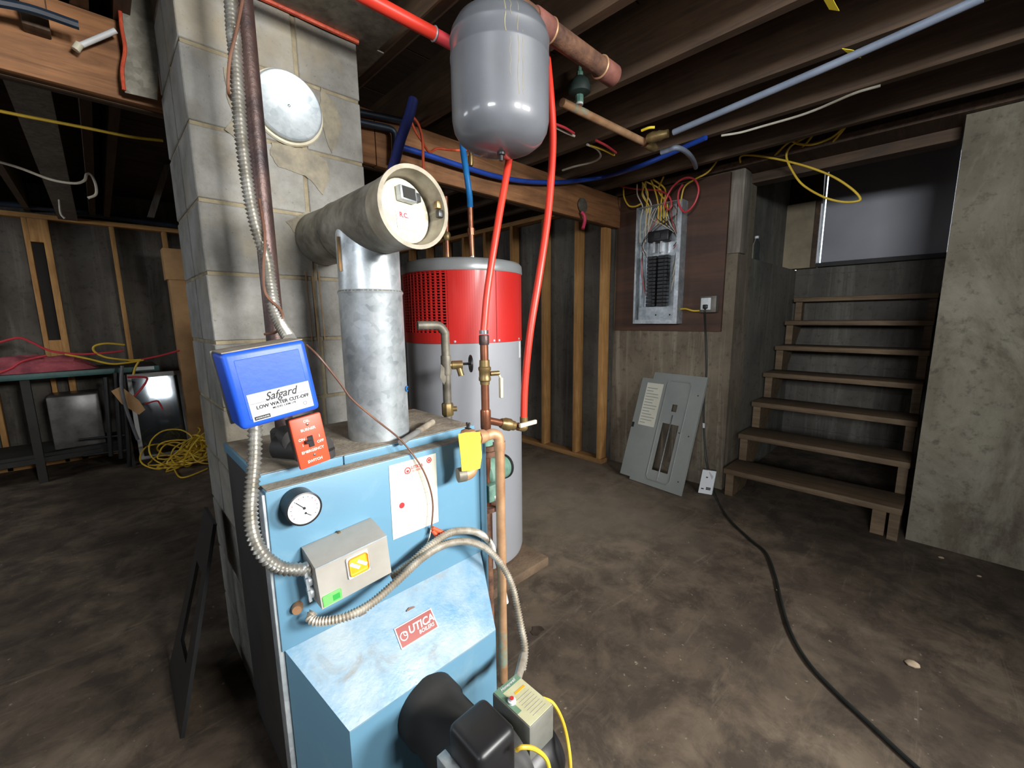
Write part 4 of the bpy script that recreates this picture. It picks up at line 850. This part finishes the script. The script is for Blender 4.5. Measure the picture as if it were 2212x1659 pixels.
# boiler-side drain pipe with hand wheel
dv = thing('drain_valve_pipe', 'grey bent pipe with a brass valve and black handwheel behind the boiler', 'pipe', (.94, 1.33, .9))
ex = .938
part('pipe', MB().tube([(ex, 1.33, .80), (ex, 1.33, 1.0), (ex, 1.33, 1.17), (ex-.003, 1.33, 1.20), (ex-.022, 1.335, 1.222), (ex-.05, 1.345, 1.226), (ex-.10, 1.36, 1.226)], .0165, 16), BRONZE, dv)
part('coupling', MB().lathe([(.019, 0), (.02, .005), (.02, .07), (.019, .075)], (ex, 1.33, 1.035), n=18), BRONZE, dv)
part('union', MB().lathe([(.021, 0), (.023, .005), (.023, .045), (.02, .05)], (ex, 1.33, .875), n=8).cyl((ex, 1.33, .90), (ex+.03, 1.31, .90), .01, n=10), BRASS, dv)
vb = part('valve_body', MB().cyl((ex, 1.33, 1.072), (ex+.03, 1.315, 1.072), .014, n=14).cyl((ex+.02, 1.32, 1.072), (ex+.055, 1.30, 1.072), .017, n=14).cyl((ex+.042, 1.31, 1.075), (ex+.048, 1.298, 1.03), .012, n=12), BRASS, dv)
wd = V((.8, -.45, 0)).normalized(); wc = V((ex+.085, 1.285, 1.075))
part('handwheel', MB().ring(wc, wd, .030, .005, 24, 8).cyl(wc-wd*.03, wc+wd*.003, .005, n=8).cyl(wc+V((0, 0, .028)), wc-V((0, 0, .028)), .003, n=6).cyl(wc+wd.cross(V((0, 0, 1)))*.028, wc-wd.cross(V((0, 0, 1)))*.028, .003, n=6), BLACK, vb)
part('hanging_tag', MB().prism([V((ex-.03, 1.32, 1.08)), V((ex-.012, 1.318, 1.06)), V((ex-.008, 1.318, 1.02)), V((ex-.02, 1.32, 1.0)), V((ex-.035, 1.322, 1.03))], (0, .001, 0)), BRONZE, dv)

# ------------------------------------------------------------------ ceiling pipework
bp = thing('rusty_ceiling_pipe', 'fat rusty copper pipe with couplings behind the grey tank', 'pipe', (1.2, .95, 2.12))
part('pipe', MB().cyl((.86, .952, 2.125), (1.40, .945, 2.118), .031, n=28), RUSTY, bp)
for xa, xb in ((1.02, 1.10), (1.365, 1.455)):
    c_ = part('coupling', MB().lathe([(.033, 0), (.036, .004), (.036, xb-xa-.004), (.033, xb-xa)], (xa, .948, 2.12), (1, 0, 0), 28), mat('rust_red_%d' % int(xa*100), hx(140, 88, 76), hx(96, 58, 50), 14, .7), bp)
    part('bead', MB().ring((xa+.004 if xa > 1.2 else xb-.004, .948, 2.12), (1, 0, 0), .034, .004, 28, 6), COPPERT, c_)
cpz = thing('copper_supply_pipe', 'orange-brown copper supply pipe under the joists with a brass tee', 'pipe', (1.8, 1.15, 2.1))
part('pipe', MB().cyl((1.43, 1.168, 2.10), (2.05, 1.135, 2.098), .0165, n=20), COPPERT, cpz)
part('verdigris_patch', MB().cyl((1.49, 1.165, 2.10), (1.58, 1.16, 2.10), .0168, n=20), PATINA, cpz)
part('tee', MB().cyl((2.02, 1.137, 2.098), (2.12, 1.13, 2.096), .021, n=18).ring((2.04, 1.135, 2.098), (1, 0, 0), .02, .004, 20, 6), COPPER, cpz)
part('brass_valve', MB().lathe([(.018, 0), (.022, .01), (.026, .03), (.022, .05), (.024, .06), (.018, .08), (.018, .10)], P(1398, 300, Z=2.10), P(1455, 285, Z=2.10)-P(1398, 300, Z=2.10), 16), BRASS, cpz)
part('brass_valve', MB().lathe([(.018, 0), (.024, .01), (.026, .03), (.022, .05), (.024, .06), (.018, .08), (.018, .09)], P(1398, 308, Z=2.095), P(1428, 330, Z=2.09)-P(1398, 308, Z=2.095), 16), BRASS, cpz)
part('lever_handle', MB().tube([P(1386, 282, Z=2.13), P(1402, 276, Z=2.13), P(1414, 275, Z=2.13)], .006, 8), TAGY, cpz)
cable('grey_water_line', [P(1455, 286, Z=2.10), P(1700, 182, Z=2.12), P(1900, 95, Z=2.135), P(2125, -6, Z=2.15)], .0135, PEXG, 'long grey water line climbing right under the joists', 'water line', n=12)
cable('grey_water_line', [P(1428, 329, Z=2.09), P(1445, 324, Z=2.09), P(1462, 319, Z=2.09), P(1482, 328, Z=2.10), P(1497, 345, Z=2.13), P(1503, 362, Z=2.17)], .013, PEXG, 'short curved grey water line below the brass tee', 'water line', n=12)
rg = thing('pressure_regulator', 'verdigris-green pressure regulator hanging by the joists right of the tank', 'valve', (1.5, 1.12, 2.1))
g_ = P(1252, 195, Y=1.2)
part('bell', MB().lathe([(.02, -.02), (.045, -.012), (.048, .01), (.038, .035), (.022, .05)], g_, n=24).cyl(g_+V((-.03, .03, .01)), g_+V((.09, -.03, .015)), .022, n=16), DGREEN, rg)
part('spindle', MB().lathe([(.014, .05), (.014, .07), (.008, .075), (.006, .105)], g_, n=8), VERD, rg)
part('union', MB().lathe([(.017, -.05), (.017, -.02)], g_, n=8), VERD, rg); part('white_collar', MB().cyl(g_-V((0, 0, .058)), g_-V((0, 0, .05)), .016, n=16), WHITE, rg); part('stub', MB().cyl(g_-V((0, 0, .085)), g_-V((0, 0, .058)), .008, n=12), COPPER, rg)
cable('blue_water_line', [P(868, 318, Y=1.86), P(930, 337, Y=1.86), P(1000, 360, Y=1.86), P(1080, 383, Y=1.86), P(1150, 393, Y=1.86), P(1220, 393, Y=1.85), P(1300, 383, Y=1.80), P(1370, 363, Z=2.14), P(1440, 335, Z=2.165), P(1525, 297, Z=2.17)], .0135, PEXB, 'long blue water line sagging along the beam', 'water line', n=12)
cable('dark_blue_hose', [P(893, 215, Y=1.45), P(884, 250, Y=1.45), P(866, 300, Y=1.45), P(854, 345, Y=1.45), P(842, 385, Y=1.45)], .018, PEXD, 'thick dark blue hose dropping behind the draft regulator', 'hose', n=12)
cable('orange_tube', [P(888, 248, Y=1.5), P(903, 268, Y=1.5), P(912, 300, Y=1.5), P(914, 340, Y=1.5), P(915, 385, Y=1.5)], .0055, ORNG, 'thin orange tube hanging behind the draft regulator', 'tube')
cable('orange_tube', [P(888, 262, Y=1.54), P(898, 285, Y=1.54), P(912, 306, Y=1.54), P(927, 328, Y=1.56), P(945, 321, Y=1.58), P(975, 324, Y=1.58), P(1008, 325, Y=1.58), P(1012, 322, Y=1.58)], .005, ORNG, 'thin orange tube curling sideways to the tank', 'tube')
single('brass_end_fitting', MB().lathe([(.008, .06), (.008, .03), (.012, .028), (.012, 0), (.009, -.012)], P(1017, 352, Y=1.56), n=10), BRASS, 'small brass fitting hanging under the left of the tank', 'fitting')
dpz = thing('dark_blue_pipe', 'dark blue-black pipe with an elbow fixed to the beam beside the chimney', 'pipe', (.9, 1.87, 2.1))
part('pipe', MB().tube([P(770, 262, Y=1.87), P(800, 269, Y=1.87), P(838, 277, Y=1.87), P(850, 284, Y=1.87), P(853, 300, Y=1.87), P(853, 355, Y=1.87)], .0145, 12, 6), PIPEBK, dpz)
part('upper_pipe', MB().cyl(P(770, 241, Y=1.88), P(872, 262, Y=1.88), .014, n=12), PIPEBK, dpz)
for nm, pts, m_, lab in (('red_cable', [(1200, 268), (1220, 276), (1240, 288)], RCAB, 'short red cable end below the joists right of the tank'), ('white_cable', [(1202, 276), (1222, 286), (1241, 294)], WCAB, 'short cream cable end below the joists right of the tank'), ('red_cable', [(1287, 303), (1310, 315), (1331, 330)], RCAB, 'short red cable under the joists near the copper pipe'), ('white_cable', [(1268, 312), (1290, 322), (1297, 338), (1280, 350), (1240, 360), (1215, 368)], WCAB, 'curled white cable stub hanging under the joists'), ('yellow_cable', [(1275, 314), (1300, 322), (1327, 335)], YCAB, 'short yellow cable under the joists near the copper pipe')):
    cable(nm, PP(pts, Z=2.172), .006, m_, lab)
cable('stapled_cable', PP([(1558, 293), (1600, 286), (1650, 272), (1720, 252), (1765, 236), (1800, 221), (1850, 200), (1902, 185)], Z=2.178), .0055, WCAB, 'thin pale cable stapled along the joists above the stairway')
cable('yellow_cable', [V((3.08, 1.03, 2.195))]+PP([(1600, 338), (1630, 336), (1690, 346), (1750, 362), (1800, 382), (1840, 408), (1858, 428), (1850, 435), (1820, 436), (1780, 426), (1735, 400), (1712, 370), (1699, 340), (1705, 320), (1725, 305), (1755, 292)], X=3.04)+[V((3.075, .72, 2.197))], .0058, YCAB, 'yellow cable hanging in a big loop in front of the stairway')
cable('yellow_cable', [V((3.075, .86, 2.196))]+PP([(1705, 307), (1725, 311), (1755, 312), (1795, 298), (1825, 275)], X=3.03)+[V((3.07, .56, 2.198))], .0062, YCAB, 'yellow cable bowed under the joists above the loop')
for i, pts in enumerate(([(1795, -10), (1805, 10), (1813, 24)], [(1838, 108), (1852, 112), (1860, 126)])):
    q = PP(pts, Z=2.15); single('yellow_label', MB().prism([q[0], q[1], q[2], q[2]+V((-.03, .02, .0)), q[0]+V((-.03, .02, 0))], (0, 0, .002)), TAGY, ('torn yellow label hanging from a joist at the top edge', 'torn yellow label caught on the grey water line')[i], 'label')
hk = thing('hanging_scraper', 'round grey disc with a pink handle hanging on the beam end', 'tool', P(1258, 450, Y=1.895))
c_ = P(1258, 444, Y=1.903)
part('disc', MB().lathe([(.050, 0), (.052, .003), (.050, .008), (.01, .012), (.0005, .012)], c_, (0, -1, 0), 28), GALV_D, hk)
part('handle', MB().tube([P(1256, 458, Y=1.885), P(1262, 466, Y=1.87), P(1263, 478, Y=1.87), P(1259, 494, Y=1.87)], .012, 10), PINK, hk)

# ------------------------------------------------------------------ far left corner
bw = thing('beam_block', 'dark wooden block hung over the beam at the upper left corner', 'block', (-.04, 1.85, 2.1))
a_, b_ = P(45, 40, Y=1.86), P(108, 60, Y=1.86)
part('block', MB().box(a_.x, b_.x, 1.86, 1.911, P(75, 58, Y=1.86).z, 2.18, .003), JOIST, bw)
part('upper_block', MB().box(a_.x+.003, b_.x-.002, 1.83, 1.86, P(75, 20, Y=1.83).z, 2.18, .003), BEAM, bw)
cable('dark_pipe', [P(-60, -5, Y=1.80), P(60, 18, Y=1.80), P(170, 55, Y=1.80)], .012, PIPEBK, 'dark blue pipe above the beam at the upper left corner', 'pipe')
wp = thing('white_fitting', 'white plastic tube end poking out over the beam', 'fitting', P(210, 85, Y=1.86))
part('tube', MB().cyl(P(170, 100, Y=1.88), P(250, 66, Y=1.86), .0075, n=12), WHITE, wp); part('clip', MB().cyl(P(163, 108, Y=1.87), P(172, 95, Y=1.87), .010, n=10), CREAM, wp)
cable('yellow_cable', PP([(-40, 232), (60, 252), (180, 275), (280, 295), (352, 304)], Y=2.3), .0055, YCAB, 'straight yellow cable under the beam at the upper left')
cable('white_cable', PP([(-30, 342), (40, 362), (110, 388), (160, 396), (182, 390), (187, 377), (197, 378), (207, 400), (207, 420), (190, 428)], Y=3.2), .006, WCAB, 'white cable drooping under the joists at the left')
cable('white_cable', PP([(122, 390), (128, 430), (131, 460), (140, 472)], Y=4.6), .007, WCAB, 'thin cable hanging down over the far left top plate')
a_, b_ = P(355, 355, Y=4.2), P(318, 468, Y=4.2)
single('diagonal_brace', MB().prism([a_, a_+V((.04, 0, .01)), b_+V((.04, 0, .0)), b_], (0, .03, 0)), GREYWOOD, 'pale diagonal brace left of the chimney under the joists', 'brace')
ct = thing('cardboard_carton', 'tall narrow brown carton sealed with tape left of the chimney', 'carton', P(395, 1000, Y=4.5))
q = [P(349, 537, Y=4.9), P(384, 535, Y=4.9)]
x0, x1 = q[0].x, q[1].x
c_ = MB().box(x0, x0+.16, 4.86, 5.0, .55, 1.89); part('lower_box', MB().box(x0+.02, x0+.14, 4.88, 5.0, .0, 1.62, .003), CARD, ct); part('sleeve', MB().box(x0, x0+.16, 4.86, 5.02, 1.62, 1.89, .003), CARD, ct)
part('tape', MB().box(x0+.14, x0+.1615, 4.859, 4.90, .02, 1.88), mat('clear_tape', hx(206, 190, 160), hx(190, 170, 136), 12, .15), ct)
# workbench with clutter
wbn = thing('workbench', 'dark workbench with a teal front edge along the far left wall', 'workbench', (-.5, 5.1, 0))
part('worktop', MB().box(-1.9, .33, 4.85, 5.42, .835, .865), DARK, wbn); part('front_edge', MB().box(-1.9, .335, 4.825, 4.85, .825, .87, .003), TEAL, wbn)
for x in (-1.3, -.46, .06): part('leg', MB().box(x-.025, x+.025, 4.86, 4.91, 0, .835), DARK, wbn)
part('shelf', MB().box(-1.8, .06, 4.9, 5.4, .20, .225), DARK, wbn); part('stretcher', MB().box(-1.3, .06, 4.87, 4.9, .16, .20), DARK, wbn)
part('plug_strip', MB().box(.17, .30, 4.818, 4.826, .838, .866).box(.205, .225, 4.812, 4.819, .842, .862).box(.235, .255, 4.812, 4.819, .842, .862), WHITE, wbn)
pin = thing('pink_insulation', 'crumpled pink insulation heap on the far left workbench', 'insulation', (-.4, 5.1, .87)); rr = random.Random(2); m_ = MB()
bm2 = bmesh.new(); bmesh.ops.create_icosphere(bm2, subdivisions=3, radius=1)
for v_ in bm2.verts:
    f_ = 1+rr.uniform(-.16, .16); v_.co = V((-.42+v_.co.x*.33*f_, 5.08+v_.co.y*.15*f_, .866+max(0, v_.co.z)*.13*f_))
bm2.verts.index_update(); m_.add([v_.co.copy() for v_ in bm2.verts], [tuple(v_.index for v_ in f_.verts) for f_ in bm2.faces]); bm2.free(); part('batt', m_, PINKI, pin)
for pts, m_, lab in (([(-10, 742), (40, 730), (70, 740), (110, 758), (170, 765), (230, 762), (267, 758)], RCAB, 'red cable lying along the workbench top'), ([(305, 777), (330, 772), (360, 765), (388, 757)], RCAB, 'short red cable poking right off the workbench'), ([(140, 765), (190, 775), (240, 786), (280, 783), (310, 777), (280, 778), (230, 772), (205, 760), (204, 748), (230, 742), (270, 745)], YCAB, 'yellow cable curled on the workbench top'), ([(0, 805), (25, 795), (50, 780), (100, 768)], RCAB, 'red cable dangling over the workbench front'), ([(300, 780), (292, 795), (288, 810)], YCAB, 'yellow cable end hanging off the workbench')):
    cable('yellow_cable' if m_ is YCAB else 'red_cable', [V((q_.x, q_.y, max(q_.z, .875) if v_ < 790 else q_.z)) for q_, v_ in zip(PP(pts, Y=4.80), [p_[1] for p_ in pts])], .008, m_, lab)
ts = thing('tool_stand', 'black folding stand with red pliers handles beside the workbench', 'stand', (.1, 4.75, 0))
for (u0, v0, u1, v1) in ((228, 815, 240, 985), (250, 805, 262, 990), (268, 810, 280, 1008)): part('post', MB().cyl(P(u0, v0, Y=4.78), P(u1, v1, Y=4.78), .017, n=10), BLACK, ts)
part('cross_bar', MB().cyl(P(170, 950, Y=4.78), P(270, 940, Y=4.78), .010, n=8), BLACK, ts); part('cross_bar', MB().cyl(P(180, 985, Y=4.78), P(275, 972, Y=4.78), .010, n=8), BLACK, ts)
part('cloth', MB().prism([P(240, 845, Y=4.74), P(262, 835, Y=4.74), P(300, 865, Y=4.70), P(314, 885, Y=4.70), P(300, 896, Y=4.70), P(262, 872, Y=4.74)], (0, .02, 0)), CARD, ts)
part('red_handle', MB().tube(PP([(275, 815), (300, 814), (318, 818), (305, 840), (290, 856)], Y=4.74), .009, 8, 4), RCAB, ts); part('red_handle', MB().tube(PP([(312, 873), (338, 866), (345, 872), (352, 884)], Y=4.74), .007, 8, 4), RCAB, ts)
part('grey_hose', MB().tube(PP([(264, 790), (262, 830), (272, 880), (290, 930), (298, 950)], Y=4.70), .012, 8), mat('hose_grey', hx(110, 112, 116), hx(84, 86, 90), 7, .5), ts)
bxs = thing('storage_box', 'grey plastic-wrapped box under the workbench', 'box', (-.2, 5.1, .225)); a_, b_ = P(95, 845, Y=4.95), P(215, 870, Y=4.95)
part('box', MB().box(a_.x, b_.x, 4.95, 5.3, .226, .66, .01), mat('grey_wrap', hx(120, 118, 116), hx(84, 82, 80), 9, .3), bxs)
# leaning framed glass
gz = thing('leaning_glass', 'glass pane in a pale frame leaning by the far wall, reflecting a bright window', 'glass panel', (.3, 5.0, 0))
TG = Matrix.Translation((.125, 5.02, 0))@Matrix.Rotation(radians(2.6), 4, 'Z')@Matrix.Rotation(radians(-8.3), 4, 'X')
def gp(*a):
    m = MB(); m.T = TG; return m.box(*a)
part('pane', gp(.03, .36, .004, .010, .03, .75), GLASSD, gz)
part('rail', gp(0, .40, -.012, .02, .75, .79), WINF, gz); part('rail', gp(0, .40, -.012, .02, 0, .03), WINF, gz); part('stile', gp(0, .03, -.012, .02, .03, .75), WINF, gz); part('stile', gp(.36, .40, -.012, .02, .03, .75), WINF, gz)
# yellow cable pile
yc = MB(); rr = random.Random(11); pts = []
for i in range(20):
    R = rr.uniform(.10, .17); tl = radians(rr.uniform(8, 62)); az = rr.uniform(0, 2*pi)
    e1 = V((cos(az), sin(az), 0)); e2 = V((-sin(az)*cos(tl), cos(az)*cos(tl), sin(tl)))
    c_ = V((rr.uniform(.26, .62), rr.uniform(4.36, 4.62), .012+R*sin(tl)+rr.uniform(0, .05))); ph = rr.uniform(0, 6)
    for k in range(9): pts.append(c_+(e1*cos(ph+k*.75)+e2*sin(ph+k*.75))*R*(1+rr.uniform(-.06, .06)))
pts = [V((p.x, p.y, max(.008, p.z))) for p in pts]
pts += [P(352, 1000, Z=.02), P(372, 1008, Z=.01), P(385, 1028, Z=.01), P(400, 1031, Z=.01), P(430, 1020, Z=.01), P(448, 1012, Z=.01)]
single('yellow_cable_pile', yc.tube(pts, .0062, 6, 4), YCAB, 'tangled heap of yellow cable on the floor left of the chimney', 'cable coil')
# black frame leaning on the boiler side
bf = thing('black_screen_frame', 'thin black frame leaning against the left side of the boiler', 'frame', (.05, 1.65, 0))
fb, nb, ftp, ntp = V((.045, 1.85, .0)), V((.040, 1.487, .0)), V((.20, 1.76, .60)), V((.198, 1.585, .60))
def bil(s_, t_): return (nb.lerp(fb, s_)).lerp(ntp.lerp(ftp, s_), t_)
def quad(s0_, s1_, t0_, t1_): return MB().prism([bil(s0_, t0_), bil(s1_, t0_), bil(s1_, t1_), bil(s0_, t1_)], (-.010, 0, .003))
part('rail', quad(0, 1, 0, .26), BLACK, bf); part('rail', quad(0, 1, .72, 1), BLACK, bf); part('stile', quad(0, .28, .26, .72), BLACK, bf); part('stile', quad(.72, 1, .26, .72), BLACK, bf)
# crumbs on the floor
for i, (u_, v_, w_) in enumerate(((1971, 1436, .022), (2033, 1205, .012), (1680, 1275, .008), (2115, 1245, .009))):
    c_ = P(u_, v_, Z=0); single('plaster_crumb', MB().lathe([(w_*.9, 0), (w_, w_*.2), (w_*.6, w_*.5), (.0005, w_*.6)], c_, (.1, .05, 1), 7), mat('crumb', hx(206, 186, 160), hx(180, 160, 134), 30, .9) if i == 0 else bpy.data.materials['crumb'],
           ('largest pale plaster crumb on the floor at the lower right', 'small pale crumb at the foot of the right wall', 'tiny crumb beside the black cord', 'tiny crumb furthest right by the wall')[i], 'debris')
# oil stain by the boiler
sm = mat('oil_stain', hx(44, 37, 31), hx(62, 52, 43), 30, .5)
c_ = P(1160, 1362, Z=.001); part('stain', MB().prism([c_+V((cos(a_*.5)*.03*(1+.3*sin(a_*3.1)), sin(a_*.5)*.022*(1+.3*cos(a_*2.3)), 0)) for a_ in range(12)], (0, 0, .0008)), sm, bpy.data.objects['floor'])
